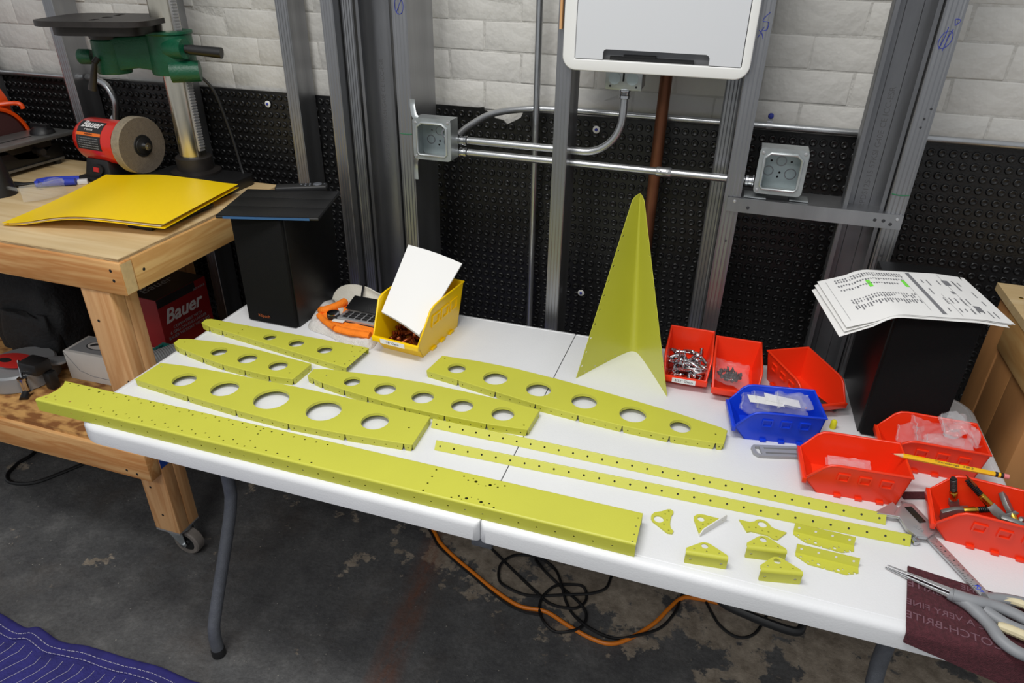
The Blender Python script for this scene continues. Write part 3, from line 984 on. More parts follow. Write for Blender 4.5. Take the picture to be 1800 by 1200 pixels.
for (lx, ly) in ((-1.128, 0.29), (-1.46, 0.835), (-2.70, 0.29), (-2.70, 0.835)):
    lg = obj('leg', MB().box(lx, lx + 0.088, ly, ly + 0.0395, 0.108, 0.886), 'pine_z', wb, bev=0.003, world=True)
    lg2 = obj('leg', MB().box(lx, lx + 0.088, ly + 0.040, ly + 0.079, 0.108, 0.886), 'pine_z', wb, bev=0.003, world=True)
    if ly < 0.5 and lx > -2:
        for (sx_, sz_) in ((-1.10, 0.80), (-1.062, 0.63), (-1.10, 0.27), (-1.085, 0.17)):
            obj('screw', MB().lathe([(0.0001, 0.0006), (0.0028, 0.0006), (0.0042, 0.0002), (0.0042, -0.001)], 10, frame((sx_, ly, sz_), (1, 0, 0), (0, 0, 1))), 'dark', lg, world=True)
        obj('tape_patch', MB().box(lx + 0.0878, lx + 0.0888, ly + 0.001, ly + 0.036, 0.352, 0.40), 'blue_tape', lg, world=True)
    # castor
    cx, cy = lx + 0.044, ly + 0.04
    cs = obj('castor_plate', MB().box(cx - 0.042, cx + 0.042, cy - 0.04, cy + 0.04, 0.1025, 0.108), 'silver', wb, world=True)
    wy = cy - 0.012
    obj('fork', MB().lathe([(0.0001, 0.104), (0.03, 0.103), (0.03, 0.092), (0.0001, 0.092)], 16, Matrix.Translation((cx + 0.01, cy, 0))).plate([(cx - 0.03, 0.096), (cx + 0.03, 0.096), (cx + 0.036, 0.045), (cx + 0.03, 0.036), (cx + 0.02, 0.036)], -0.002, 0.0, (), frame((0, cy - 0.025, 0), (1, 0, 0), (0, 0, 1))).plate([(cx - 0.03, 0.096), (cx + 0.03, 0.096), (cx + 0.036, 0.045), (cx + 0.03, 0.036), (cx + 0.02, 0.036)], -0.002, 0.0, (), frame((0, cy + 0.023, 0), (1, 0, 0), (0, 0, 1))), 'box_zinc', cs, world=True)
    wx = cx + 0.026
    Xw = frame((wx, cy - 0.016, 0.0445), (1, 0, 0), (0, 0, 1)) @ Matrix.Translation((0, 0, -0.032))
    obj('wheel', MB().lathe([(0.030, 0.0), (0.040, 0.0), (0.0438, 0.004), (0.0445, 0.016), (0.0438, 0.028), (0.040, 0.032), (0.030, 0.032), (0.030, 0.0)], 28, Xw, cap=False), 'tyre', cs, world=True)
    obj('wheel_core', MB().lathe([(0.0001, 0.026), (0.010, 0.034), (0.012, 0.029), (0.0302, 0.0275), (0.0302, 0.002), (0.0001, 0.004)], 24, Xw), 'black_pl', cs, world=True)
    obj('axle_bolt', MB().lathe([(0.0001, 0.046), (0.0055, 0.045), (0.006, 0.040), (0.004, 0.02)], 8, Xw), 'chrome', cs, world=True)
obj('front_rail', MB().box(X0, -1.0405, 0.2515, 0.2895, 0.335, 0.424), 'pine_x', wb, bev=0.003, world=True)
obj('side_rail', MB().box(-1.078, -1.0405, 0.3695, 0.834, 0.335, 0.424), 'pine_y', wb, bev=0.003, world=True)
obj('osb_shelf', MB().box(X0, -1.130, 0.262, 0.90, 0.4245, SH), 'osb', wb, world=True)
for (sx_, sz_) in ((-1.118, 0.357), (-1.085, 0.352)):
    obj('screw', MB().lathe([(0.0001, 0.0006), (0.0028, 0.0006), (0.0042, 0.0002), (0.0042, -0.001)], 10, frame((sx_, 0.2515, sz_), (1, 0, 0), (0, 0, 1))), 'dark', wb, world=True)

# ================================================================== tools on the workbench
# drill press (its column, base and lowered table arm are in view)
dp = thing('drill_press', 'drill press with green table arm, steel column and dark flat table', 'drill press', (-1.238, 0.83, B))
cxp, cyp = -1.238, 0.868
obj('base', MB().plate(rrect(-1.36, -1.065, 0.735, 0.918, 0.02), B, B + 0.030, ()), 'black_pl', dp, bev=0.008, world=True)
obj('base_collar', MB().lathe([(0.072, 0.03), (0.072, 0.037), (0.052, 0.042), (0.052, 0.078), (0.049, 0.081), (0.036, 0.081)], 28, Matrix.Translation((cxp, cyp, B))), 'iron', dp, world=True)
col_ = obj('column', MB().lathe([(0.0375, 0.06), (0.0375, 1.2)], 36, Matrix.Translation((cxp, cyp, B))), 'column', dp, world=True)
# toothed rack on the column
Xr = Matrix.Translation((cxp, cyp, 0)) @ Matrix.Rotation(math.radians(-8), 4, 'Z')
mb = MB().box(0.037, 0.044, -0.0095, 0.0095, B + 0.10, B + 0.9, Xr)
obj('rack', mb, 'silver', col_, world=True)
mb = MB()
for i in range(95):
    z = B + 0.11 + i * 0.008
    mb.box(0.044, 0.0475, -0.0085, 0.0085, z, z + 0.0042, Xr)
o = obj('rack_teeth', mb, 'silver', col_, world=True)
o['kind'] = 'stuff'
# arm
az = 1.345
ad = Vector((-0.93, -0.36, 0)).normalized()
an = Vector((-ad.y, ad.x, 0))
ac = Vector((cxp, cyp, az))
obj('arm_hub', MB().lathe([(0.041, -0.058), (0.060, -0.056), (0.062, -0.05), (0.060, 0.046), (0.064, 0.05), (0.064, 0.056), (0.041, 0.057)], 30, Matrix.Translation(ac)), 'green_cast', dp, world=True)
e = ac + ad * 0.168
mb = MB()
sect = []
for (d_, hw, zt_, zb_) in ((0.045, 0.038, 0.046, -0.045), (0.09, 0.030, 0.042, -0.040), (0.13, 0.034, 0.040, -0.045), (0.168, 0.036, 0.036, -0.052)):
    c = ac + ad * d_
    sect.append([c + an * hw + Vector((0, 0, zb_)), c - an * hw + Vector((0, 0, zb_)), c - an * hw + Vector((0, 0, zt_)), c + an * hw + Vector((0, 0, zt_))])
for i in range(3):
    a, b = sect[i], sect[i + 1]
    mb.add(a + b, [(0, 1, 5, 4), (1, 2, 6, 5), (2, 3, 7, 6), (3, 0, 4, 7)])
mb.add(sect[0], [(0, 1, 2, 3)]).add(sect[3], [(3, 2, 1, 0)])
obj('arm', mb, 'green_cast', dp, bev=0.006, world=True)
obj('arm_end', MB().lathe([(0.0001, -0.058), (0.044, -0.056), (0.046, -0.05), (0.044, 0.030), (0.040, 0.034), (0.0001, 0.034)], 24, Matrix.Translation(e)), 'green_cast', dp, world=True)
cl = obj('table_clamp', MB().lathe([(0.0001, 0.0), (0.018, 0.001), (0.020, 0.006), (0.020, 0.034), (0.016, 0.038)], 18, frame(e + ad * 0.052 + Vector((0.0, 0.0, -0.014)), an, (0, 0, 1))), 'green_cast', dp, world=True)
p0 = e + ad * 0.03 + Vector((0.03, -0.04, -0.012))
obj('clamp_handle', MB().cyl(p0, p0 + Vector((-0.004, -0.012, -0.012)), 0.008, n=12).cyl(p0 + Vector((-0.003, -0.010, -0.01)), p0 + Vector((-0.03, -0.016, -0.082)), 0.0065, 0.0115, 14), 'iron', dp, world=True)
hx = ac + Vector((0.0, -0.035, 0.020))
obj('hub_boss', MB().cyl(ac + Vector((0.02, -0.04, -0.045)), ac + Vector((0.085, 0.0, -0.045)), 0.03, 0.028, 18).cyl(ac + Vector((0.02, -0.03, 0.015)), ac + Vector((0.075, -0.03, 0.015)), 0.03, 0.026, 18), 'green_cast', dp, world=True)
hd = Vector((0.94, 0.28, -0.08)).normalized()
obj('crank_handle', MB().cyl(ac + Vector((0.075, -0.03, 0.015)), ac + Vector((0.075, -0.03, 0.015)) + hd * 0.028, 0.011, n=14).cyl(ac + Vector((0.088, -0.03, 0.014)), ac + Vector((0.088, -0.03, 0.014)) + hd * 0.088, 0.013, 0.0145, 16), 'black_pl', dp, world=True)
# table plate
tc = e + Vector((0.055, -0.035, 0))
obj('table_neck', MB().lathe([(0.045, 0.034), (0.045, 0.062), (0.055, 0.068)], 24, Matrix.Translation(e)), 'iron', dp, world=True)
Xt = Matrix.Translation((tc.x, tc.y, 0)) @ Matrix.Rotation(math.radians(22), 4, 'Z')
mb = MB().plate(rrect(-0.142, 0.142, -0.142, 0.142, 0.06), az + 0.078, az + 0.0915, [rrect(-0.008, 0.008, -0.1, -0.06, 0.006, 3), circ(0, 0.0, 0.014, 16), rrect(-0.008, 0.008, 0.05, 0.1, 0.006, 3)], Xt)
pl_ = obj('table_plate', mb, 'iron', dp, world=True)
obj('table_rib', MB().plate(rrect(-0.112, 0.112, -0.112, 0.112, 0.05), az + 0.055, az + 0.0785, (), Xt), 'iron', pl_, world=True)
obj('cable', MB().tube(smooth([(cxp + 0.05, cyp + 0.02, 1.29), (cxp + 0.085, cyp + 0.04, 1.24), (cxp + 0.11, cyp + 0.05, 1.12), (cxp + 0.13, cyp + 0.045, 1.02), (cxp + 0.15, cyp + 0.03, B + .006)], 8), 0.0042, 8), 'cord_bk', dp, world=True)

# bench grinder / buffer
gy = 0.815
gz = 1.087
gr = thing('bench_grinder', 'small red bench grinder with one wide brown buffing wheel', 'bench grinder', (-1.53, gy, B))
Xg = frame((-1.628, gy + 0.02, gz), (0, 1, 0), (0, 0, 1)) @ Matrix.Identity(4)
ga = Vector((1, -0.09, 0)).normalized()
Xg = frame((-1.596, gy + 0.012, gz), Vector((0, 0, 1)).cross(ga) * 1.0, (0, 0, 1))
obj('motor_body', MB().lathe([(0.0001, 0.0), (0.030, 0.001), (0.052, 0.012), (0.063, 0.034), (0.0645, 0.05), (0.0645, 0.168), (0.060, 0.178), (0.0001, 0.18)], 36, Xg), 'red_gloss', gr, world=True)
obj('spindle', MB().lathe([(0.0001, -0.03), (0.006, -0.029), (0.0062, 0.004)], 12, Xg).lathe([(0.011, 0.17), (0.011, 0.26)], 14, Xg), 'chrome', gr, world=True)
Zw = 0.205
wh = obj('wheel', MB().lathe([(0.012, Zw), (0.080, Zw + 0.001), (0.082, Zw + 0.004), (0.082, Zw + 0.030), (0.080, Zw + 0.033), (0.012, Zw + 0.034)], 48, Xg), 'felt', gr, world=True)
obj('wheel_band', MB().lathe([(0.0806, Zw + 0.0015), (0.0826, Zw + 0.004), (0.0826, Zw + 0.030), (0.0806, Zw + 0.0325)], 48, Xg, cap=False), 'felt_rim', wh, world=True)
obj('flange_washer', MB().lathe([(0.0001, Zw + 0.040), (0.012, Zw + 0.040), (0.024, Zw + 0.038), (0.025, Zw + 0.036), (0.031, Zw + 0.036), (0.032, Zw + 0.034)], 28, Xg), 'black_pl', gr, world=True)
obj('hex_nut', MB().lathe([(0.0001, Zw + 0.052), (0.009, Zw + 0.051), (0.011, Zw + 0.049), (0.011, Zw + 0.039)], 6, Xg).lathe([(0.0001, Zw + 0.056), (0.005, Zw + 0.056), (0.005, Zw + 0.05)], 12, Xg), 'chrome', gr, world=True)
obj('pedestal', MB().hexa([(-1.570, gy - 0.055, B), (-1.452, gy - 0.067, B), (-1.44, gy + 0.06, B), (-1.56, gy + 0.075, B),
                          (-1.558, gy - 0.040, gz - 0.045), (-1.470, gy - 0.048, gz - 0.045), (-1.465, gy + 0.035, gz - 0.045), (-1.55, gy + 0.045, gz - 0.045)]), 'black_pl', gr, bev=0.006, world=True)
obj('foot_plate', MB().box(-1.590, -1.345, gy - 0.07, gy + 0.085, B, B + 0.012), 'black_pl', gr, bev=0.004, world=True)
sw = obj('switch_plate', MB().plate(circ(0, 0, 0.024, 20, 0.017), 0, 0.004, (), frame((-1.505, gy - 0.056, B + 0.038), (1, -0.085, 0), (0, 0.25, 1))), 'dark', gr, world=True)
obj('rocker_switch', MB().box(-0.010, 0.010, -0.0065, 0.0065, 0.003, 0.007, frame((-1.505, gy - 0.056, B + 0.038), (1, -0.085, 0), (0, 0.25, 1))), 'red_print', sw, world=True)
# name plate wrapped on the motor
def wrap(u, v, r=0.0652):  # u along axis 0..1, v angle 0..1
    a = math.radians(-52 + 74 * v)
    return (r, a, u)
def wrap_pt(z, a, r):
    return Xg @ Vector((r * math.cos(a), r * math.sin(a), z))
A0, A1 = None, None
def gx(z, ang, r):  # ang measured from the camera-facing front, upwards
    # the local x axis of Xg is horizontal; front (towards -y) and up (z)
    fdir = Vector((0, -1, 0))
    o_ = Xg @ Vector((0, 0, z))
    fh = (fdir - ga * fdir.dot(ga)).normalized()
    return o_ + fh * (r * math.cos(ang)) + Vector((0, 0, 1)) * (r * math.sin(ang))
obj('name_plate', MB().grid(lambda u, v: gx(0.045 + 0.098 * u, math.radians(-12 + 80 * v), 0.0652), 4, 12, 0.0006), 'label_black', gr, world=True)
npl = obj('orange_band', MB().grid(lambda u, v: gx(0.045 + 0.098 * u, math.radians(24 + 8 * v), 0.0657), 4, 4, 0.0004), 'orange_band', gr, world=True)


def wrap_text(name, s, size, z0, ang, m, r, parent, shear=0.0, bold=0.0):
    o_ = text(name, s, size, m, Matrix.Identity(4), parent, shear=shear, depth=0.0002, bold=bold)
    root = TM[parent.name].inverted()
    for v in o_.data.vertices:
        x, y, z = v.co
        v.co = root @ gx(z0 + x, ang + y / r, r + z)
    return o_


wrap_text('brand_lettering', 'Bauer', 0.034, 0.094, math.radians(56), 'white_text', 0.0660, gr, 0.25, 0.0008)
wrap_text('small_print', '6" BUFFER', 0.008, 0.09, math.radians(40), 'white_text', 0.0660, gr)
wrap_text('warning_print', 'WARNING', 0.007, 0.094, math.radians(28), 'label_black', 0.0662, gr)
for k in range(5):
    wrap_text('warning_print', 'To reduce the risk of injury read manual', 0.0049, 0.094, math.radians(18 - 6 * k), 'carton_grey', 0.0660, gr)

# disc sander at the far left
sn = thing('disc_sander', 'orange disc sander with grey tilting table at the far left of the bench', 'disc sander', (-1.97, 0.79, B))
obj('sander_base', MB().box(-2.25, -1.79, 0.665, 0.90, B + 0.014, B + 0.07), 'black_pl', sn, bev=0.008, world=True)
obj('base_trim', MB().box(-1.7935, -1.786, 0.672, 0.893, B + 0.014, B + 0.021), 'grey_alu', sn, world=True)
for (x, y) in ((-1.80, 0.69), (-1.80, 0.875), (-2.2, 0.69), (-2.2, 0.875)):
    obj('rubber_foot', MB().lathe([(0.010, 0), (0.012, 0.014)], 12, Matrix.Translation((x, y, B))), 'black_pl', sn, world=True)
obj('motor_housing', MB().box(-2.2, -1.93, 0.70, 0.86, B + 0.07, 1.13), 'black_pl', sn, bev=0.02, world=True)
Xd = frame((-1.893, 0.762, 1.055), (0, 1, 0), (0, 0, 1))
obj('sanding_disc', MB().lathe([(0.0001, 0.012), (0.098, 0.012), (0.098, 0.0)], 40, Xd), 'disc', sn, world=True)
obj('disc_guard', MB().lathe([(0.100, -0.02), (0.112, -0.02), (0.112, 0.02), (0.106, 0.022), (0.100, 0.020)], 30, Xd, math.radians(5), math.radians(175)), 'orange_pl', sn, world=True)
obj('upper_housing', MB().plate([(-2.25, 1.10), (-1.905, 1.10), (-1.905, 1.175), (-1.94, 1.23), (-2.05, 1.28), (-2.25, 1.30)], -0.06, 0.06, (), frame((0, 0.80, 0), (1, 0, 0), (0, 0, 1))), 'orange_pl', sn, bev=0.012, world=True)
obj('belt_handle', MB().tube(smooth([(-1.915, 0.80, 1.163), (-1.885, 0.84, 1.165), (-1.862, 0.855, 1.162), (-1.858, 0.858, 1.148)], 5), 0.007, 8), 'orange_pl', sn, world=True)
obj('tilt_table', MB().box(-1.872, -1.735, 0.635, 0.915, 1.068, 1.080), 'grey_alu', sn, bev=0.002, world=True)
obj('mitre_slot', MB().box(-1.79, -1.784, 0.64, 0.80, 1.0795, 1.0808), 'dark', sn, world=True)
obj('mitre_gauge', MB().lathe([(0.0001, 0.022), (0.022, 0.02), (0.034, 0.008), (0.036, 0.0)], 24, Matrix.Translation((-1.79, 0.845, 1.0805))).box(-1.83, -1.76, 0.84, 0.853, 1.0805, 1.108), 'black_pl', sn, world=True)
obj('table_trunnion', MB().plate([(0.69, 1.07), (0.87, 1.07), (0.86, 1.035), (0.80, 1.01), (0.74, 1.02)], -0.01, 0.01, (), frame((-1.80, 0, 0), (0, 1, 0), (0, 0, 1))).cyl((-1.79, 0.80, 1.035), (-1.755, 0.80, 1.033), 0.011, n=12).box(-1.80, -1.74, 0.80, 0.806, 1.018, 1.022), 'iron', sn, world=True)

# black cone, blue-handled tool, safety glasses
tag(obj('plastic_cone', MB().lathe([(0.0001, 0.155), (0.020, 0.154), (0.026, 0.145), (0.044, 0.012), (0.045, 0.0), (0.0001, 0.0)], 28, Matrix.Translation((-1.672, 0.562, B))), 'black_pl'), 'black tapered plastic cone at the left edge of the bench', 'cone')
ct = thing('cable_cutter', 'cutter with blue vinyl grips and black jaws on the bench', 'hand tool', (-1.63, 0.69, B))
for s in (0, 1):
    off = Vector((0.012, -0.016, 0)) * s
    mb = MB().tube([Vector(p) + off for p in ((-1.642, 0.660, B + 0.012), (-1.622, 0.680, B + 0.013), (-1.59, 0.702, B + 0.013), (-1.556, 0.722 + 0.01 * (1 - s), B + 0.012))], [0.0095, 0.0115, 0.0115, 0.0095], 10)
    obj('grip', mb, 'blue_grip', ct, world=True)
obj('jaw', MB().tube([(-1.640, 0.658, B + 0.010), (-1.668, 0.638, B + 0.010), (-1.69, 0.626, B + 0.010), (-1.715, 0.612, B + 0.008)], [0.007, 0.008, 0.015, 0.004], 10, flat=0.55), 'black_pl', ct, world=True)
obj('end_cap', MB().box(-0.014, 0.014, -0.010, 0.010, 0.0, 0.014, Matrix.Translation((-1.540, 0.726, B)) @ Matrix.Rotation(0.7, 4, 'Z')), 'white_pl', ct, bev=0.003, world=True)
sg = thing('safety_glasses', 'clear safety glasses lying folded on the bench beside the yellow folder', 'glasses', (-1.56, 0.53, B))
def lens_fn(u, v):
    a = (u - 0.5) * 1.7
    x = 0.075 * math.sin(a)
    y = -0.05 * math.cos(a)
    X_ = Matrix.Translation((-1.545, 0.585, B + 0.004)) @ Matrix.Rotation(math.radians(70), 4, 'Z')
    h = 0.046 * (1 - 0.5 * max(0, 1 - abs(u - 0.5) * 9) * (1 - v) * 0 - 0.0)
    return X_ @ Vector((x, y, 0.002 + h * v * (1 - 0.25 * abs(u - .5) ** 2)))
obj('lens', MB().grid(lens_fn, 20, 6, 0.0016), 'lens', sg, world=True)
for s in (-1, 1):
    X_ = Matrix.Translation((-1.545, 0.585, B + 0.004)) @ Matrix.Rotation(math.radians(70), 4, 'Z')
    obj('temple_arm', MB().tube([X_ @ Vector(p) for p in smooth([(0.056 * s, -0.034, 0.036), (0.062 * s, 0.03, 0.03), (0.05 * s, 0.075, 0.016), (0.035 * s, 0.1, 0.003)], 5)], 0.0032, 8, flat=1.6), 'lens', sg, world=True)
obj('lens_decal', MB().box(-0.006, 0.006, -0.001, 0.001, 0.0, 0.016, Matrix.Translation((-1.597, 0.63, B + 0.014)) @ Matrix.Rotation(0.5, 4, 'Y')), 'blue_ink', sg, world=True)

# flat black case under the folder
bc = thing('flat_black_case', 'flat black case lying under the yellow folder', 'case', (-1.18, 0.56, B))
obj('case_body', MB().box(-1.30, -1.03, 0.485, 0.68, B + 0.004, B + 0.013), 'black_pl', bc, bev=0.003, world=True)
for x in (-1.265, -1.09):
    obj('clip', MB().box(x - 0.038, x + 0.038, 0.470, 0.49, B, B + 0.009), 'black_pl', bc, bev=0.002, world=True)
# the yellow folder: two leaves bowed over the case, papers between
fo = thing('yellow_folder', 'glossy yellow paper folder bowed over a black case on the bench', 'folder', (-1.2, 0.58, B))
Pq = [Vector((-1.427, 0.370)), Vector((-0.985, 0.446)), Vector((-1.033, 0.795)), Vector((-1.470, 0.752))]


def folder_fn(lift, ins=0.0, twist=0.0):
    def f(u, v):
        u_, v_ = ins + (1 - 2 * ins) * u, ins * 0.5 + (1 - ins) * v
        p = (Pq[0] * (1 - u_) + Pq[1] * u_) * (1 - v_) + (Pq[3] * (1 - u_) + Pq[2] * u_) * v_
        z = B + 0.0035 + 0.031 * (1 - math.exp(-((u_ / 0.30) ** 2))) * (0.82 + 0.18 * math.sin(PI * min(1, u_ * 1.1))) - 0.008 * max(0, u_ - 0.45) + lift * (0.6 + 0.4 * u_) + twist * (1 - v_) * u_
        z += 0.020 * v_ * v_ * math.exp(-((u_ / 0.35) ** 2))
        return (p.x, p.y, z)
    return f


obj('lower_leaf', MB().grid(folder_fn(0.0), 26, 10, 0.0009), 'folder', fo, world=True)
obj('paper_sheets', MB().grid(folder_fn(0.0042, 0.03), 26, 10, 0.0022), 'paper', fo, world=True)
obj('upper_leaf', MB().grid(folder_fn(0.0095, 0.0, 0.002), 26, 10, 0.0009), 'folder', fo, world=True)

# ================================================================== stored under the workbench
cb = thing('tissue_carton', 'white and grey carton with oval logo behind the bench leg on the shelf', 'box', (-1.36, 0.545, SH), math.radians(2))
obj('carton', MB().box(-0.16, 0.13, -0.065, 0.035, 0, 0.098), 'carton', cb, bev=0.002)
obj('top_panel', MB().box(-0.148, 0.12, -0.055, 0.028, 0.098, 0.0988), 'carton_grey', cb)
ov = obj('oval_logo', MB().plate(circ(-0.075, -0.012, 0.042, 28, 0.024), 0.0988, 0.0994), 'ink_dark', cb)
obj('oval_face', MB().plate(circ(-0.075, -0.012, 0.038, 28, 0.0205), 0.0994, 0.0998), 'carton', ov)
obj('oval_figure', MB().plate([(-0.105, -0.015), (-0.095, -0.003), (-0.082, 0.001), (-0.065, 0.003), (-0.08, -0.011), (-0.097, -0.022)], 0.0998, 0.1002), 'ink_dark', ov)
obj('teal_patch', MB().plate([(-0.03, -0.053), (0.09, -0.053), (0.09, -0.01), (-0.005, -0.01)], 0.0989, 0.0995), 'teal', cb)
obj('fold_line', MB().tube([(-0.159, -0.0655, 0.095), (-0.115, -0.0655, 0.035), (-0.07, -0.0655, 0.022), (0.02, -0.0655, 0.02)], 0.0008, 5), 'ink', cb)
rb = thing('red_tool_carton', 'red tool carton with white brand lettering under the bench', 'box', (-1.33, 0.70, SH), math.radians(-3))
obj('carton', MB().box(-0.06, 0.112, -0.112, 0.088, 0, 0.262), 'box_red', rb, bev=0.002)
obj('printed_top', MB().box(-0.058, 0.110, -0.110, 0.086, 0.262, 0.2628), 'box_black', rb)
obj('printed_band', MB().box(0.112, 0.1126, -0.111, 0.04, 0.235, 0.262), 'box_black', rb)
XF = frame((0.1124, 0, 0), (0, 1, 0), (0, 0, 1))
text('brand_lettering', 'Bauer', 0.062, 'white_text', XF @ Matrix.Translation((-0.022, 0.196, 0)), rb, shear=0.3, depth=0.0004, bold=0.0012)
for i, s in enumerate(('COMPATIBLE WITH', '6 GALLON AND LARGER', 'BAUER WET/DRY VACUUMS')):
    text('small_print', s, 0.0135, 'carton_grey', XF @ Matrix.Translation((-0.012, 0.156 - 0.0145 * i, 0)), rb, depth=0.0004)
text('model_print', '56711-0A-B', 0.010, 'carton_grey', XF @ Matrix.Translation((0.055, 0.238, 0.0006)), rb, depth=0.0004)
text('brand_lettering', 'Bauer', 0.05, 'carton_grey', frame((0.03, -0.03, 0.2632), (0, 1, 0), (-1, 0, 0)), rb, shear=0.3, depth=0.0003)
for y in (-0.03, 0.045):
    obj('tool_picture', MB().plate([(y - 0.006, 0.06), (y + 0.006, 0.06), (y + 0.008, 0.02), (y + 0.03, 0.01), (y + 0.03, 0.0), (y - 0.02, 0.0), (y - 0.018, 0.014)], 0, 0.0005, (), XF), 'box_black', rb)
tl = thing('teal_tray', 'teal plastic tray with a clear ribbed tube beside the red carton', 'tray', (-1.17, 0.52, SH))
obj('tray', MB().box(-1.225, -1.135, 0.40, 0.572, SH + 0.09, SH + 0.096).box(-1.225, -1.135, 0.562, 0.572, SH, SH + 0.13).box(-1.225, -1.215, 0.40, 0.562, SH, SH + 0.13).box(-1.145, -1.135, 0.40, 0.562, SH, SH + 0.10), 'teal', tl, world=True)
mb = MB()
pth, rad = [], []
for i in range(40):
    k = i / 39
    pth.append((-1.195 + 0.055 * k, 0.42 + 0.12 * k, SH + 0.128))
    rad.append(0.029 + (0.0022 if i % 2 else 0))
obj('ribbed_tube', mb.tube(pth, rad, 18), 'clear_grey', tl, world=True)

# black tool bag, saw and clamp
bg = thing('tool_bag', 'slouching black nylon tool bag in the dark under the bench', 'bag', (-1.72, 0.62, SH))


def bag_fn(cx_, cy_, rx, ry, h, seed, top=0.55):
    def f(u, v):
        a = 2 * PI * u
        k = (1 - 0.12 * (1 - v) ** 3) * (1 - (1 - top) * v ** 3)
        nz = noise.noise(Vector((math.cos(a) * 2 + seed, math.sin(a) * 2, v * 3)))
        q = 1 + 0.16 * nz
        sx = abs(math.cos(a)) ** 0.6 * (1 if math.cos(a) > 0 else -1)
        sy = abs(math.sin(a)) ** 0.6 * (1 if math.sin(a) > 0 else -1)
        return (cx_ + rx * k * q * sx, cy_ + ry * k * q * sy, SH + h * v + 0.02 * nz * v)
    return f


mb = MB().grid(bag_fn(-1.76, 0.63, 0.17, 0.10, 0.30, 1.0), 48, 20)
mb.grid(lambda u, v: tuple(Vector(bag_fn(-1.76, 0.63, 0.17, 0.10, 0.30, 1.0)(u, 1)) * (1 - v) + Vector((-1.76, 0.63, SH + 0.31)) * v), 48, 6)
obj('bag_body', mb, 'bag', bg, world=True, ang=80)
mb = MB().grid(bag_fn(-1.72, 0.545, 0.11, 0.03, 0.16, 4.0, 0.8), 32, 12)
mb.grid(lambda u, v: tuple(Vector(bag_fn(-1.72, 0.545, 0.11, 0.03, 0.16, 4.0, 0.8)(u, 1)) * (1 - v) + Vector((-1.72, 0.545, SH + 0.165)) * v), 32, 4)
obj('pocket', mb, 'bag', bg, world=True, ang=80)
obj('strap', MB().tube(smooth([(-1.86, 0.60, SH + 0.27), (-1.80, 0.55, SH + 0.37), (-1.70, 0.53, SH + 0.40), (-1.60, 0.56, SH + 0.36), (-1.55, 0.60, SH + 0.26)], 8), 0.016, 8, flat=0.3), 'bag', bg, world=True)
bg2 = thing('backpack', 'black backpack standing against the matting behind the tool bag', 'bag', (-1.52, 0.80, SH))
mb = MB().grid(bag_fn(-1.60, 0.80, 0.13, 0.07, 0.40, 9.0, 0.6), 40, 18)
mb.grid(lambda u, v: tuple(Vector(bag_fn(-1.60, 0.80, 0.13, 0.07, 0.40, 9.0, 0.6)(u, 1)) * (1 - v) + Vector((-1.60, 0.80, SH + 0.41)) * v), 40, 5)
obj('bag_body', mb, 'bag', bg2, world=True, ang=80)
ms = thing('miter_saw', 'grey and red round saw turntable on the lower shelf', 'saw', (-1.60, 0.42, SH))
obj('turntable', MB().lathe([(0.095, 0.0), (0.10, 0.004), (0.10, 0.05), (0.094, 0.056), (0.0001, 0.056)], 36, Matrix.Translation((-1.655, 0.43, SH))), 'saw_grey', ms, world=True)
obj('saw_arm', MB().plate(rrect(-0.085, 0.105, -0.022, 0.022, 0.02), 0.056, 0.064, (), Matrix.Translation((-1.615, 0.435, SH)) @ Matrix.Rotation(0.45, 4, 'Z')), 'saw_grey', ms, bev=0.002, world=True)
obj('red_scale', MB().plate(circ(-1.66, 0.42, 0.07, 28, 0.04), SH + 0.0645, SH + 0.066), 'red_print', ms, world=True)
obj('scale_print', MB().plate(circ(-1.685, 0.413, 0.022, 18, 0.012), SH + 0.066, SH + 0.0665), 'label_black', ms, world=True)
kc = thing('bar_clamp', 'black bar clamp with chrome screw standing on the shelf edge', 'clamp', (-1.53, 0.40, SH))
obj('clamp_head', MB().box(-1.585, -1.515, 0.375, 0.43, SH + 0.060, SH + 0.10).box(-1.535, -1.505, 0.40, 0.43, SH, SH + 0.06), 'black_pl', kc, bev=0.008, world=True)
obj('screw_shaft', MB().lathe([(0.010, 0.012), (0.010, 0.05), (0.013, 0.052), (0.013, 0.06)], 14, Matrix.Translation((-1.56, 0.36, SH))).lathe([(0.015, 0.008), (0.015, 0.014)], 14, Matrix.Translation((-1.56, 0.36, SH))).cyl((-1.56, 0.36, SH + 0.055), (-1.61, 0.40, SH + 0.085), 0.004, n=8), 'chrome', kc, world=True)
obj('clamp_handle', MB().cyl((-1.56, 0.36, SH + 0.012), (-1.548, 0.335, SH + 0.001), 0.011, 0.012, 14), 'black_pl', kc, world=True)

# ================================================================== lime-primed sheet-metal parts
LZ = T + 0.0172
TH = 0.001


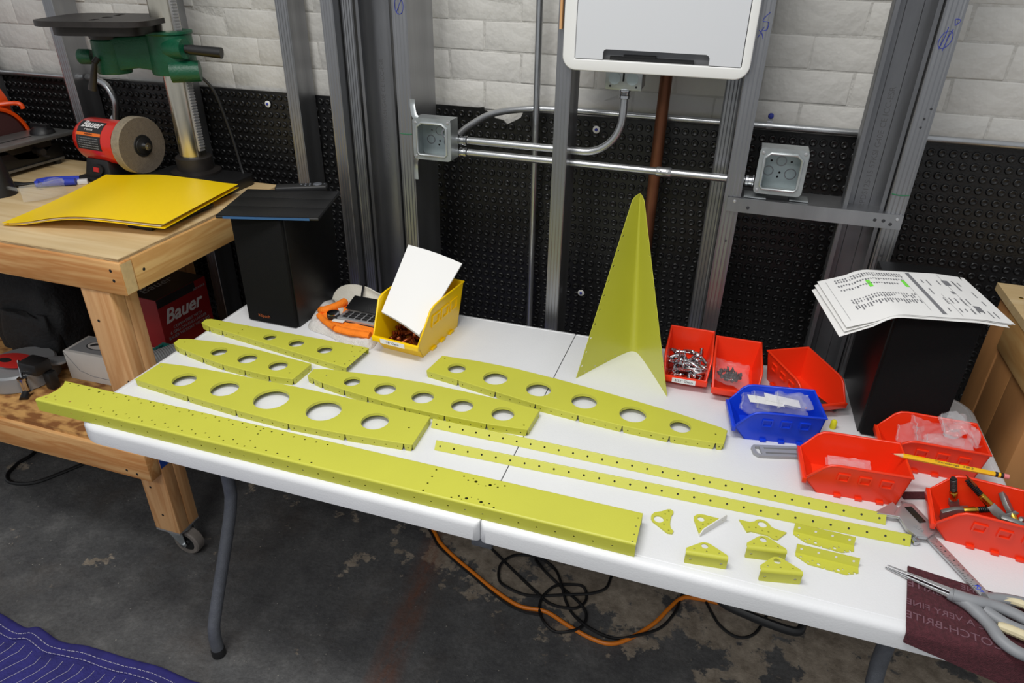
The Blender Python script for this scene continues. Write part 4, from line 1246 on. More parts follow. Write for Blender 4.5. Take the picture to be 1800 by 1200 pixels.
def rib(label, rear, front, holes, small, pitch=0.0235, fh=0.0165, notch=True, close_l=False, close_r=False, cat='metal rib', notch_rear=True):
    cx_ = sum(p[0] for p in front) / len(front)
    cy_ = sum(p[1] for p in front + rear) / len(front + rear)
    t = thing('wing_rib', label, cat, (cx_, cy_, T), 0, 'lime primed ribs on the table')
    outer = list(front) + list(reversed(rear))
    # inset web outline
    n = len(outer)
    ins = []
    e_ = 0.0014
    for i in range(n):
        a, b, c = Vector(outer[i - 1]), Vector(outer[i]), Vector(outer[(i + 1) % n])
        d1, d2 = (b - a).normalized(), (c - b).normalized()
        n1, n2 = Vector((-d1.y, d1.x)), Vector((-d2.y, d2.x))
        m_ = (n1 + n2)
        m_ = m_ / max(0.4, m_.dot(n1)) if m_.length > 1e-6 else n1
        ins.append(tuple(b + m_ * e_))
    hl = [circ(x, y, r, 36) for x, y, r in holes] + [circ(x, y, 0.0021, 8) for x, y in small]
    extra = []
    mb = MB().plate(ins, LZ - TH, LZ, hl)
    n0 = len(mb.v)
    # rounded bend all round the web
    vs_ = [(p[0], p[1], LZ) for p in ins] + [(p[0] * .35 + q[0] * .65, p[1] * .35 + q[1] * .65, LZ - 0.0004) for p, q in zip(ins, outer)] + [(q[0], q[1], LZ - 0.0014) for q in outer]
    mb.add(vs_, [(k * n + i, k * n + (i + 1) % n, (k + 1) * n + (i + 1) % n, (k + 1) * n + i) for k in range(2) for i in range(n)])
    for x, y, r in holes:
        mb.lathe([(r + 0.0035, LZ + 0.00005), (r + 0.0012, LZ - 0.0002), (r, LZ - 0.0012), (r - 0.0006, LZ - 0.0055), (r, LZ - 0.0055)], 36, Matrix.Translation((x, y, 0)), cap=False)
    obj('web', mb, 'lime', t, world=True, ang=38)
    edges = [(front[i], front[i + 1]) for i in range(len(front) - 1)]
    if close_r:
        edges.append((front[-1], rear[-1]))
    edges += [(rear[i + 1], rear[i]) for i in range(len(rear) - 1)]
    if close_l:
        edges.append((rear[0], front[0]))
    for a, b in edges:
        a, b = Vector(a), Vector(b)
        L = (b - a).length
        if L < 0.006:
            continue
        g = 0.0012
        poly = [(g, 0), (g * 1.2, -0.006), (g + 0.0022, -fh + 0.002), (g + 0.0040, -fh), (L - g - 0.0040, -fh), (L - g - 0.0022, -fh + 0.002), (L - g * 1.2, -0.006), (L - g, 0)]
        hs_ = []
        k = max(1, int(round((L - 0.006) / pitch)))
        for i in range(k):
            s_ = (i + 0.5) * L / k
            hs_.append(circ(s_, -fh * 0.52, 0.0016, 7))
        d = (b - a).normalized()
        X_ = frame((a.x, a.y, LZ - 0.0012), (d.x, d.y, 0), (0, 0, 1))
        obj('flange_tab', MB().plate(list(reversed(poly)), -TH, 0, hs_, X_), 'lime', t, world=True, flat=True)
    return t


rib('small lime rib with three holes nearest the left speaker',
    [(-0.9263, 0.4513), (-0.9136, 0.4576), (-0.8626, 0.4577), (-0.7, 0.4583), (-0.455, 0.4588)],
    [(-0.9234, 0.4303), (-0.8932, 0.4211), (-0.8481, 0.4144), (-0.46, 0.358)],
    [(-0.7132, 0.4245, 0.0159), (-0.6344, 0.4203, 0.019), (-0.5518, 0.4154, 0.0187)],
    [(-0.8736, 0.4381), (-0.7968, 0.4508), (-0.8007, 0.433), (-0.7996, 0.4157), (-0.4955, 0.4503), (-0.4856, 0.4273), (-0.4679, 0.4497), (-0.5006, 0.3737), (-0.4721, 0.3714), (-0.4677, 0.4366), (-0.4693, 0.3876), (-0.4685, 0.4103)], close_l=True)
rib('short lime rib with three holes at the left table edge',
    [(-0.9175, 0.3406), (-0.895, 0.3502), (-0.7948, 0.3640), (-0.7108, 0.3620), (-0.5457, 0.3467)],
    [(-0.9151, 0.3201), (-0.8945, 0.308), (-0.8651, 0.3009), (-0.803, 0.2872), (-0.7381, 0.2757), (-0.6742, 0.2715), (-0.6076, 0.2689), (-0.5481, 0.2746)],
    [(-0.7843, 0.3224, 0.0191), (-0.7007, 0.318, 0.0226), (-0.6139, 0.3143, 0.0222)], [(-0.5706, 0.295), (-0.8922, 0.3328)], close_l=True, close_r=True)
rib('widest lime rib with five large holes behind the long spar',
    [(-0.877, 0.2346), (-0.8079, 0.2428), (-0.7028, 0.2483), (-0.5177, 0.2504), (-0.3412, 0.2486), (-0.197, 0.2436)],
    [(-0.8791, 0.1577), (-0.7242, 0.1418), (-0.592, 0.1304), (-0.462, 0.1256), (-0.3349, 0.1322), (-0.2111, 0.143), (-0.1927, 0.1456)],
    [(-0.7744, 0.1922, 0.0261), (-0.6667, 0.1919, 0.0303), (-0.5463, 0.1904, 0.0378), (-0.4181, 0.1902, 0.037), (-0.2986, 0.191, 0.0286)],
    [(-0.2228, 0.1936), (-0.8623, 0.2209)], close_r=True)
rib('lime rib with five holes in the middle of the table left of the seam',
    [(-0.5289, 0.3283), (-0.5025, 0.3376), (-0.355, 0.3557), (-0.2613, 0.3594), (-0.1672, 0.3566), (-0.0785, 0.3524), (0.0115, 0.343)],
    [(-0.5261, 0.2978), (-0.5081, 0.2926), (-0.4793, 0.2838), (-0.4174, 0.2736), (-0.3563, 0.2665), (-0.2637, 0.2577), (-0.1718, 0.2568), (-0.0788, 0.2584), (0.0074, 0.2667)],
    [(-0.4184, 0.3103, 0.0186), (-0.3348, 0.3076, 0.0242), (-0.2432, 0.3056, 0.0245), (-0.1503, 0.3042, 0.0241), (-0.058, 0.3031, 0.0243)],
    [(-0.4862, 0.3144), (-0.0043, 0.2792)], close_r=True, close_l=True)
rib('long lime rib with six holes crossing the table seam in front of the fin',
    [(-0.2727, 0.4842), (-0.1834, 0.489), (-0.089, 0.4868), (0.0102, 0.4757), (0.1079, 0.4611), (0.1995, 0.4454), (0.2912, 0.4285), (0.3804, 0.4072), (0.3955, 0.4001)],
    [(-0.281, 0.4081), (-0.1965, 0.395), (-0.1011, 0.3777), (-0.0039, 0.3613), (0.0926, 0.3515), (0.188, 0.3442), (0.2846, 0.3419), (0.3748, 0.3488), (0.3911, 0.3525)],
    [(-0.2179, 0.4411, 0.0212), (-0.119, 0.4313, 0.0282), (-0.0127, 0.4186, 0.0281), (0.0938, 0.4059, 0.0281), (0.202, 0.392, 0.0285), (0.302, 0.382, 0.0218)],
    [(-0.2612, 0.4727), (0.373, 0.378)], close_r=True)

# the long spar
sp = thing('wing_spar', 'long lime spar with many rivet holes along the front table edge', 'metal spar', (-0.36, 0.05, T), 0)
SZ = T + 0.0285
hol = []
for i in range(12):
    x = -0.8616 + 0.0324 * i
    hol += [(x, 0.0835, 1.9), (x + 0.0165, 0.0745, 1.9)]
    x -= 0.0154 - 0.0324 * 0
    hol += [(x, 0.0326, 1.9), (x + 0.0160, 0.0237, 1.9)]
for i in range(6):
    x = -0.4655 + 0.0251 * i
    hol += [(x, 0.0785, 2.0), (x, 0.0255 - 0.0008 * i, 2.0)]
hol += [(-0.4876, 0.0224, 2), (-0.4877, 0.0403, 2), (-0.4866, 0.0634, 2), (-0.4868, 0.0817, 2)]
hol += [(-0.112, 0.0781, 2), (-0.112, 0.0587, 2), (-0.1121, 0.0393, 2), (-0.112, 0.0193, 2)]
hol += [(x, y, r) for x, y, r in ((-0.0572, 0.0781, 2), (-0.0461, 0.0703, 2), (-0.0387, 0.077, 1.4), (-0.0314, 0.0713, 3.2), (-0.0246, 0.0663, 1.4), (-0.011, 0.0662, 1.4), (-0.004, 0.071, 3.2), (0.0032, 0.0759, 1.4), (0.0107, 0.0697, 2), (0.0216, 0.0774, 2),
                                  (-0.0578, 0.0185, 2), (-0.0464, 0.0259, 2), (-0.0392, 0.0199, 1.4), (-0.0317, 0.0248, 3.2), (-0.0244, 0.03, 1.4), (-0.0117, 0.0294, 1.4), (-0.0043, 0.0243, 3.2), (0.0026, 0.0192, 1.4), (0.0103, 0.0256, 2), (0.0212, 0.0181, 2),
                                  (0.2616, 0.074, 1.6), (0.2612, 0.0537, 1.6), (0.2613, 0.0341, 1.6), (0.2609, 0.0175, 1.6),
                                  (-0.957, 0.0834, 2.4), (-0.9233, 0.0791, 2.8), (-0.8955, 0.0783, 2.8), (-0.8783, 0.0745, 1.8), (-0.9821, 0.0259, 2.8), (-0.9234, 0.0301, 2.8), (-0.9691, 0.0351, 1.6), (-0.9564, 0.0253, 1.8), (-0.9812, 0.084, 2))]
endc = [(-0.9985, 0.0868), (-0.9915, 0.078), (-0.9862, 0.0646), (-0.9855, 0.050), (-0.9872, 0.036), (-0.9925, 0.026), (-0.9985, 0.0165)]
outl = [(0.2675, 0.0165), (0.2675, 0.0868)] + endc
def spar_fn(x, y, z):
    # the left end flares upward a little at its rear corner
    k = max(0.0, (-0.945 - x) / 0.055)
    return (x, y, z + 0.0)
hh = [circ(x, y, r * 0.001, 8) for x, y, r in hol]
obj('web', MB().plate(outl, SZ - TH, SZ, hh), 'lime', sp, world=True, flat=True)
for side, ya, yb, sgn in (('front', 0.0165, 0.0127, 1), ('rear', 0.0868, 0.0906, -1)):
    pr = [(ya + (yb - ya) * math.sin(k * PI / 14), SZ - 0.0042 * (1 - math.cos(k * PI / 14))) for k in range(8)]
    mb = MB()
    for i in range(7):
        (y0_, z0_), (y1_, z1_) = pr[i], pr[i + 1]
        mb.add([(-0.9985, y0_, z0_), (0.2675, y0_, z0_), (0.2675, y1_, z1_), (-0.9985, y1_, z1_)], [(0, 1, 2, 3)])
    hf = [circ(-0.94 + 0.0325 * i, 0.0125, 0.0017, 8) for i in range(37)]
    X_ = frame((0, yb, T), (1, 0, 0), (0, 0, 1))
    mb.plate([(-0.9985, 0.0), (0.2675, 0.0), (0.2675, SZ - 0.0042 - T), (-0.9985, SZ - 0.0042 - T)], -TH if sgn > 0 else 0, 0 if sgn > 0 else TH, hf, X_)
    obj('flange', mb, 'lime', sp, world=True, flat=True)

# two angle strips
for lab, p0, p1 in (('lime angle strip with rivet holes, the one farther from the table front', (-0.1905, 0.2285), (0.6735, 0.2285)),
                    ('lime angle strip with rivet holes, the one nearer the table front', (-0.1545, 0.163), (0.7065, 0.1862))):
    p0, p1 = Vector(p0), Vector(p1)
    d = (p1 - p0).normalized()
    L = (p1 - p0).length
    t = thing('angle_strip', lab, 'metal strip', ((p0.x + p1.x) / 2, (p0.y + p1.y) / 2 + 0.01, T), 0, 'lime angle strips')
    hs_ = [circ(0.0105 + i * (L - 0.021) / 29, 0.0095, 0.0021, 8) for i in range(30)]
    X_ = frame((p0.x, p0.y, T + 0.0003), (d.x, d.y, 0), (0, 0.62, 0.785))
    obj('leg_face', MB().plate([(0, 0), (L, 0), (L, 0.0185), (0, 0.0185)], -0.001, 0.0, hs_, X_), 'lime', t, world=True, flat=True)
    nrm = Vector((-d.y, d.x, 0))
    tp = Vector((p0.x, p0.y, T + 0.0003)) + (nrm * 0.62 + Vector((0, 0, 0.785))) * 0.0185
    mb = MB()
    prev = None
    rings = []
    for k in range(6):
        a = math.radians(141.7 - 103 * k / 5)
        c = tp + nrm * 0.0012 - Vector((0, 0, 0.0016))
        q = c + nrm * (0.0021 * math.cos(a)) + Vector((0, 0, 1)) * (0.0021 * math.sin(a))
        rings.append((q, q + Vector((d.x, d.y, 0)) * L))
    for k in range(5):
        mb.add([rings[k][0], rings[k][1], rings[k + 1][1], rings[k + 1][0]], [(0, 1, 2, 3)])
    obj('bend', mb, 'lime', t, world=True)
    b0 = rings[-1][0]
    dn = (nrm * 0.62 - Vector((0, 0, 0.785)))
    q0 = b0 + dn * ((b0.z - T) / 0.785)
    w3 = [tuple(b0), tuple(rings[-1][1]), tuple(q0 + Vector((d.x, d.y, 0)) * L), tuple(q0)]
    th = Vector(dn.cross(Vector((d.x, d.y, 0)))) * 0.001
    obj('leg_face', MB().add(w3 + [tuple(Vector(p) + th) for p in w3], [(0, 1, 2, 3), (7, 6, 5, 4), (0, 4, 5, 1), (1, 5, 6, 2), (2, 6, 7, 3), (3, 7, 4, 0)]), 'lime', t, world=True, flat=True)

# the folded fin skin standing at the back
fn_ = thing('fin_skin', 'tall lime triangular fin skin folded down its middle, standing upright', 'metal fin', (0.157, 0.62, T))
FB = Vector((0.1575, 0.7085, T))
FT = Vector((0.1335, 0.668, 1.148))
DL = Vector((0.0487, 0.5034, T)) - FB
DR = Vector((0.2624, 0.4965, T)) - FB


def fin_map(s, tt, z=0.0):
    e_ = 0.17
    q = math.sqrt(s * s + e_ * e_)
    q1 = math.sqrt(1 + e_ * e_)
    b = (q + s) / (q1 + 1)
    a = (q - s) / (q1 + 1)
    base = FB.lerp(FT, tt)
    w = 1 - 0.895 * tt
    if tt > 0.97:
        w *= math.sqrt(max(0.0, 1 - ((tt - 0.97) / 0.03) ** 2))
    off = DL * a + DR * b - (DL + DR) * (e_ / 2 / (q1 + 1)) * 0.9
    nrm = (DL * (1 if s > 0 else -1) - DR * (1 if s > 0 else -1)).normalized() if False else Vector((0, -1, 0.1)).normalized()
    side = Vector((DR.y, -DR.x, 0)).normalized() if s > 0 else Vector((-DL.y, DL.x, 0)).normalized()
    bl_ = max(0, 1 - abs(s) / 0.25)
    side = (side * (1 - bl_) + Vector((0, 1, 0)) * bl_).normalized()
    return base + off * w + side * z


hs_ = []
for i in range(10):
    tt = 0.035 + 0.08 * i + 0.03
    w = 1 - 0.895 * tt
    for sg in (-1, 1):
        s = sg * (1 - 0.0085 / (0.225 * w))
        hs_.append([(s + 0.0026 / (0.225 * w) * math.cos(2 * PI * k / 8), tt + 0.0026 / 0.42 * math.sin(2 * PI * k / 8)) for k in range(8)])
for i in range(4):
    s = -0.88 + 0.17 * i
    hs_.append([(s + 0.0026 / 0.225 * math.cos(2 * PI * k / 8), 0.016 + 0.0026 / 0.42 * math.sin(2 * PI * k / 8)) for k in range(8)])
NS, NT = 36, 30
bot = [(-1 + 2 * i / NS, 0.0) for i in range(NS + 1)]
tts = [i / NT * 0.965 for i in range(1, NT + 1)] + [0.972, 0.978, 0.984, 0.989, 0.993, 0.996, 0.9985]
out_ = bot + [(1.0, t_) for t_ in tts] + [(1 - 2 * i / NS, 1.0) for i in range(NS + 1)] + [(-1.0, t_) for t_ in reversed(tts)]
ext = [(-1 + 2 * i / NS, t_) for t_ in tts for i in range(1, NS)]
ext = [p for p in ext if not any(min(q[0] for q in h) - .01 < p[0] < max(q[0] for q in h) + .01 and min(q[1] for q in h) - .004 < p[1] < max(q[1] for q in h) + .004 for h in hs_)]
obj('skin', MB().plate(out_, 0.0, 0.0009, hs_, None, ext, lambda x, y, z: tuple(fin_map(x, y, z))), 'lime', fn_, world=True, ang=60)


# small brackets
def flat_bracket(label, pts, hole, rivets, curved=True):
    c = (sum(p[0] for p in pts) / len(pts), sum(p[1] for p in pts) / len(pts))
    t = thing('flat_bracket', label, 'metal bracket', (c[0], c[1], T), 0, 'small lime brackets')
    hs_ = [circ(hole[0], hole[1], hole[2], 24)] + [circ(x, y, 0.0017, 8) for x, y in rivets]
    obj('plate', MB().plate(pts, T + 0.0002, T + 0.0028, hs_), 'lime', t, world=True, ang=30)
    return t


flat_bracket('small three-lobed lime bracket, leftmost of the little parts',
             [(0.3127, 0.0829), (0.321, 0.084), (0.3226, 0.0906), (0.3172, 0.0958), (0.3148, 0.105), (0.3142, 0.116), (0.3150, 0.128), (0.3173, 0.1345), (0.3165, 0.140), (0.3115, 0.1432), (0.3065, 0.1415), (0.297, 0.133), (0.285, 0.126), (0.2808, 0.1163), (0.2815, 0.109), (0.2850, 0.1025), (0.298, 0.0935)],
             (0.2944, 0.1116, 0.0088), [(0.309, 0.137), (0.304, 0.128), (0.309, 0.114), (0.305, 0.102), (0.3145, 0.0895)])
flat_bracket('winged lime bracket with raised centre hole below the angle strip',
             [(0.4926, 0.1278), (0.5079, 0.1505), (0.4893, 0.153), (0.4823, 0.156), (0.4790, 0.1625), (0.4735, 0.1675), (0.4657, 0.1693), (0.4590, 0.1670), (0.4545, 0.1605), (0.4467, 0.1560), (0.4287, 0.1566), (0.4426, 0.1299), (0.4496, 0.1341), (0.4776, 0.1331), (0.4857, 0.1272)],
             (0.4677, 0.1572, 0.0078), [(0.446, 0.142), (0.457, 0.145), (0.468, 0.141), (0.478, 0.1415), (0.491, 0.134)])
# triangular bracket with an upstanding bare flange
t = thing('angled_bracket', 'triangular lime bracket showing its bare silver flange', 'metal bracket', (0.378, 0.125, T), 0, 'small lime brackets')
obj('plate', MB().plate([(0.3664, 0.0945), (0.4070, 0.1475), (0.3917, 0.1480), (0.3700, 0.1490), (0.3640, 0.1485), (0.3575, 0.1456), (0.3525, 0.1390), (0.3535, 0.1300)], T + 0.0002, T + 0.0024, [circ(0.3650, 0.1362, 0.0062, 20), circ(0.382, 0.140, 0.0016, 8), circ(0.366, 0.112, 0.0016, 8), circ(0.369, 0.124, 0.0016, 8), circ(0.378, 0.128, 0.0016, 8)]), 'lime', t, world=True, ang=30)
X_ = frame((0.3664, 0.0935, T), (0.4078 - 0.3664, 0.1480 - 0.0935, 0), (0, 0, 1))
obj('upright_flange', MB().plate([(0, 0), (0.068, 0), (0.068, 0.013), (0.064, 0.0155), (0.008, 0.013), (0.001, 0.006)], -0.002, 0, [circ(0.058, 0.0075, 0.0018, 8)], X_), 'white_pl', t, world=True, ang=30)


def angle_bracket(label, p0, p1, back, h=0.024):
    """front leg standing on the table, bent to a top leg with a hole"""
    p0, p1 = Vector((p0[0], p0[1], T)), Vector((p1[0], p1[1], T))
    d = (p1 - p0).normalized()
    L = (p1 - p0).length
    nb = Vector((-d.y, d.x, 0))
    t = thing('angle_bracket', label, 'metal bracket', tuple((p0 + p1) / 2 + nb * 0.01), 0, 'small lime brackets')
    X_ = frame(p0, d, (0, 0, 1))
    obj('front_leg', MB().plate(rrect(0, L, 0, h - 0.004, (0.0, 0.0, 0.003, 0.003), 3), -0.002, 0, [circ(0.009, h * 0.40, 0.0024, 10), circ(L - 0.009, h * 0.40, 0.0024, 10)], X_), 'lime', t, world=True, ang=30)
    obj('bend', MB().grid(lambda u, v: tuple(p0 + d * (L * v) + nb * (0.004 - 0.004 * math.cos(u * PI / 2)) + Vector((0, 0, h - 0.004 + 0.004 * math.sin(u * PI / 2)))), 6, 1, 0.0015), 'lime', t, world=True, ang=60)
    Xt_ = frame(p0 + nb * 0.004 + Vector((0, 0, h)), d, nb)
    k = back
    obj('top_leg', MB().plate([(0, 0), (L, 0), (L * .98, 0.004), (L * 0.60, k - 0.002), (L * 0.53, k), (L * 0.42, k), (L * 0.34, k - 0.003), (0.001, 0.006)], -0.002, 0, [circ(L * 0.46, k * 0.66, 0.0055, 18), circ(L * 0.2, 0.006, 0.0015, 8), circ(L * 0.5, 0.005, 0.0015, 8), circ(L * 0.8, 0.005, 0.0015, 8)], Xt_), 'lime', t, world=True, ang=30)
    return t


angle_bracket('bent lime bracket standing alone at the front left of the little parts', (0.3465, 0.0266), (0.4125, 0.0340), 0.0245)
angle_bracket('bent lime bracket half hidden behind another one', (0.4405, 0.0700), (0.5026, 0.0800), 0.0265)
angle_bracket('bent lime bracket nearest the table front overlapping the one behind', (0.4625, 0.0270), (0.5254, 0.0400), 0.027)


def channel_bracket(label, x0, y0, ang):
    """angle lying open towards the viewer: back leg upright, floor leg on the table"""
    t = thing('riveted_angle', label, 'metal bracket', (x0 + 0.048, y0, T), ang, 'small lime brackets')
    L = 0.0965
    Xb = frame((-L / 2, 0.0115, 0.0005), (1, 0, 0), (0, 0.35, 0.94))
    obj('back_leg', MB().plate([(0, 0), (L, 0), (L, 0.016), (0, 0.016)], 0, 0.0015, [circ(0.008 + 0.0267 * i, 0.009, 0.0022, 8) for i in range(4)], Xb), 'lime', t, ang=30)
    q = random.Random(int(y0 * 1000))
    hs_ = [circ(x, y, r, 8) for x, y, r in ((-0.040, 0.004, .0019), (-0.029, -0.004, .0019), (-0.022, 0.001, .0016), (-0.013, -0.004, .003), (-0.004, -0.010, .0016), (0.010, -0.010, .0016), (0.017, -0.006, .003), (0.024, -0.002, .0016), (0.033, -0.008, .0019), (0.041, -0.004, .0022))]
    obj('floor_leg', MB().plate([(-L / 2, 0.012), (-L / 2, 0.0035), (-L / 2 + 0.019, -0.0095), (L / 2 - 0.020, -0.0125), (L / 2 - 0.001, -0.0025), (L / 2, 0.012)], 0.0002, 0.0017, hs_), 'lime', t, ang=30)
    return t


channel_bracket('perforated lime angle tucked under the front angle strip', 0.5190, 0.1465, math.radians(-1.5))
channel_bracket('perforated lime angle lying in front of its twin', 0.5210, 0.0970, math.radians(-0.5))

# ================================================================== loudspeakers and what lies on them
def speaker(label, x0, y0, w=0.152, d=0.222, h=0.298, ang=0.0):
    t = thing('loudspeaker', label, 'loudspeaker', (x0, y0, T), ang)
    obj('cabinet', MB().box(0, w, 0.012, d, 0, h), 'black_vinyl', t, bev=0.002)
    obj('grille', MB().box(0.003, w - 0.003, 0, 0.0125, 0.003, h - 0.003), 'grille', t, bev=0.003)
    return t


spl = speaker('black bookshelf loudspeaker carrying a tablet at the left table end', -0.843, 0.510, ang=math.radians(-1))
text('brand_lettering', 'Klipsch', 0.0125, 'copper_print', frame((0.055, -0.0004, 0.022), (1, 0, 0), (0, 0, 1)), spl, depth=0.0003)
spr = speaker('black bookshelf loudspeaker carrying printed sheets at the right table end', 0.656, 0.4985, w=0.150, d=0.236, ang=math.radians(2))

ST = T + 0.298
tbt = thing('tablet', 'dark tablet in a folded cover lying on the left loudspeaker', 'tablet', (-0.75, 0.61, ST), math.radians(16.5))
obj('tablet_body', MB().box(-0.128, 0.120, -0.118, 0.095, 0.0, 0.0065), 'black_pl', tbt, bev=0.0025, seg=3)
obj('edge_strip', MB().box(-0.110, 0.098, -0.1192, -0.1178, 0.0006, 0.0062), 'blue_edge', tbt)
for i, (a, b) in enumerate(((-0.117, -0.047), (-0.045, 0.025), (0.027, 0.095))):
    obj('cover_panel', MB().box(-0.127, 0.119, a, b, 0.0066, 0.0084), 'black_vinyl', tbt, bev=0.0008)
rc = thing('remote_control', 'small black remote with round button pad behind the tablet', 'remote', (-0.765, 0.728, ST), math.radians(28))
obj('remote_body', MB().box(-0.075, 0.060, -0.019, 0.017, 0.0, 0.017), 'black_pl', rc, bev=0.005, seg=3)
obj('button_pad', MB().lathe([(0.0001, 0.019), (0.011, 0.0188), (0.012, 0.017)], 20, Matrix.Translation((0.035, 0, 0))), 'leg_grey', rc)
for (x, y) in ((0.015, 0.007), (0.015, -0.007), (0.004, 0.007), (0.004, -0.007), (-0.007, 0.0), (0.053, 0.0)):
    obj('button', MB().lathe([(0.0001, 0.0185), (0.0024, 0.0182), (0.0028, 0.017)], 10, Matrix.Translation((x, y, 0))), 'leg_grey', rc)

# printed sheets
ps = thing('paper_stack', 'printed packing sheets with green highlighter drooping over the right loudspeaker', 'papers', (0.70, 0.6, ST), 0)


def sheet_fn(org, ang, w, h, bend_x, droop, z0, wob=0.0):
    X_ = Matrix.Translation(org) @ Matrix.Rotation(ang, 4, 'Z')

    def f(u, v, dz=0.0):
        x, y = w * u, h * v
        k = max(0.0, bend_x - x)
        z = z0 - droop * k * (1 if k < 0.03 else 1) * min(1.0, k / 0.045) + wob * math.sin(u * 5 + v * 2)
        xx = x + 0.12 * k * droop
        rr_ = max(0.0, x - 0.235)
        z -= 0.10 * rr_
        return tuple(X_ @ Vector((xx, y, z + dz)))
    return f


sh_top = sheet_fn((0.562, 0.436, 0), math.radians(11), 0.288, 0.208, 0.100, 0.34, ST + 0.0042)
sh_mid = sheet_fn((0.559, 0.433, 0), math.radians(11.5), 0.287, 0.208, 0.100, 0.40, ST + 0.0025)
sh_bot = sheet_fn((0.551, 0.428, 0), math.radians(10.5), 0.288, 0.208, 0.105, 0.46, ST + 0.0012)
for f in (sh_bot, sh_mid, sh_top):
    obj('sheet', MB().grid(f, 30, 8, 0.0004), 'paper', ps, world=True, ang=80)


def on_sheet(mb, u0, u1, v0, v1, dz=0.0004):
    n = max(1, int((u1 - u0) * 30))
    mb.grid(lambda u, v: sh_top(u0 + (u1 - u0) * u, v0 + (v1 - v0) * v, dz), n, 1)


ink, inkd, hi = MB(), MB(), MB()
q = random.Random(3)
for row, (v0, n) in enumerate(((0.93, 26), (0.885, 26), (0.80, 25), (0.70, 22))):
    for i in range(n):
        u = 0.10 + i * 0.0172
        on_sheet(ink, u, u + 0.010, v0 - 0.022 * q.random() - 0.018, v0)
for i in range(24):
    u = 0.12 + i * 0.0172
    for v0, l in ((0.47, 0.025), (0.43, 0.02 + 0.05 * q.random()), (0.34, 0.02 + 0.08 * q.random())):
        if q.random() < 0.9:
            on_sheet(ink, u, u + 0.0085, v0 - l, v0)
on_sheet(ink, 0.585, 0.612, 0.06, 0.97)
for (u, v0, v1) in ((0.045, 0.10, 0.93), (0.53, 0.12, 0.9), (0.80, 0.1, 0.96), (0.635, 0.53, 0.55), (0.70, 0.04, 0.5)):
    on_sheet(ink, u, u + 0.002, v0, v1)
for k in range(9):
    u = 0.65 + 0.035 * k
    for v0 in (0.82, 0.42, 0.62, 0.2):
        if q.random() < 0.55:
            on_sheet(ink, u, u + 0.008, v0 - 0.05 - 0.1 * q.random(), v0)
for (u, v) in ((0.79, 0.83), (0.83, 0.28)):
    on_sheet(inkd, u, u + 0.042, v - 0.12, v)
on_sheet(inkd, 0.78, 0.80, 0.52, 0.58)
on_sheet(inkd, 0.86, 0.872, 0.62, 0.84)
on_sheet(hi, 0.268, 0.293, 0.61, 0.76, 0.0003)
on_sheet(hi, 0.507, 0.532, 0.62, 0.78, 0.0003)
for nm, mb, m_ in (('printed_text', ink, 'ink'), ('printed_barcode', inkd, 'ink'), ('highlighter_mark', hi, 'hilite')):
    o = obj(nm, mb, m_, ps, world=True, flat=True)
    o['kind'] = 'stuff'

# ================================================================== the second workbench at the right edge
w2 = thing('workbench', 'corner of a second pine workbench at the right edge of the picture', 'workbench', (1.3, 0.7, 0))
obj('bench_top', MB().box(0.948, 1.9, 0.50, 0.92, 0.935, 0.953), 'ply', w2, world=True)
obj('end_apron', MB().box(0.950, 0.988, 0.52, 0.80, 0.845, 0.934), 'pine_y', w2, bev=0.002, world=True)
obj('leg', MB().box(0.955, 0.993, 0.80, 0.888, 0.0, 0.934), 'pine_dark', w2, bev=0.002, world=True)
obj('side_board', MB().box(0.958, 1.046, 0.70, 0.799, 0.55, 0.844), 'pine_dark', w2, bev=0.002, world=True)
obj('side_board', MB().box(0.958, 1.046, 0.552, 0.699, 0.55, 0.844), 'pine_dark', w2, bev=0.002, world=True)
for x in (1.22, 1.80):
    obj('leg', MB().box(x, x + 0.088, 0.53, 0.61, 0.0, 0.934), 'pine_z', w2, bev=0.002, world=True)
obj('leg', MB().box(1.80, 1.888, 0.80, 0.888, 0.0, 0.934), 'pine_z', w2, bev=0.002, world=True)
obj('screw', MB().lathe([(0.0001, 0.001), (0.004, 0.0008), (0.005, 0)], 10, Matrix.Translation((0.975, 0.84, 0.953))), 'brass', w2, world=True)


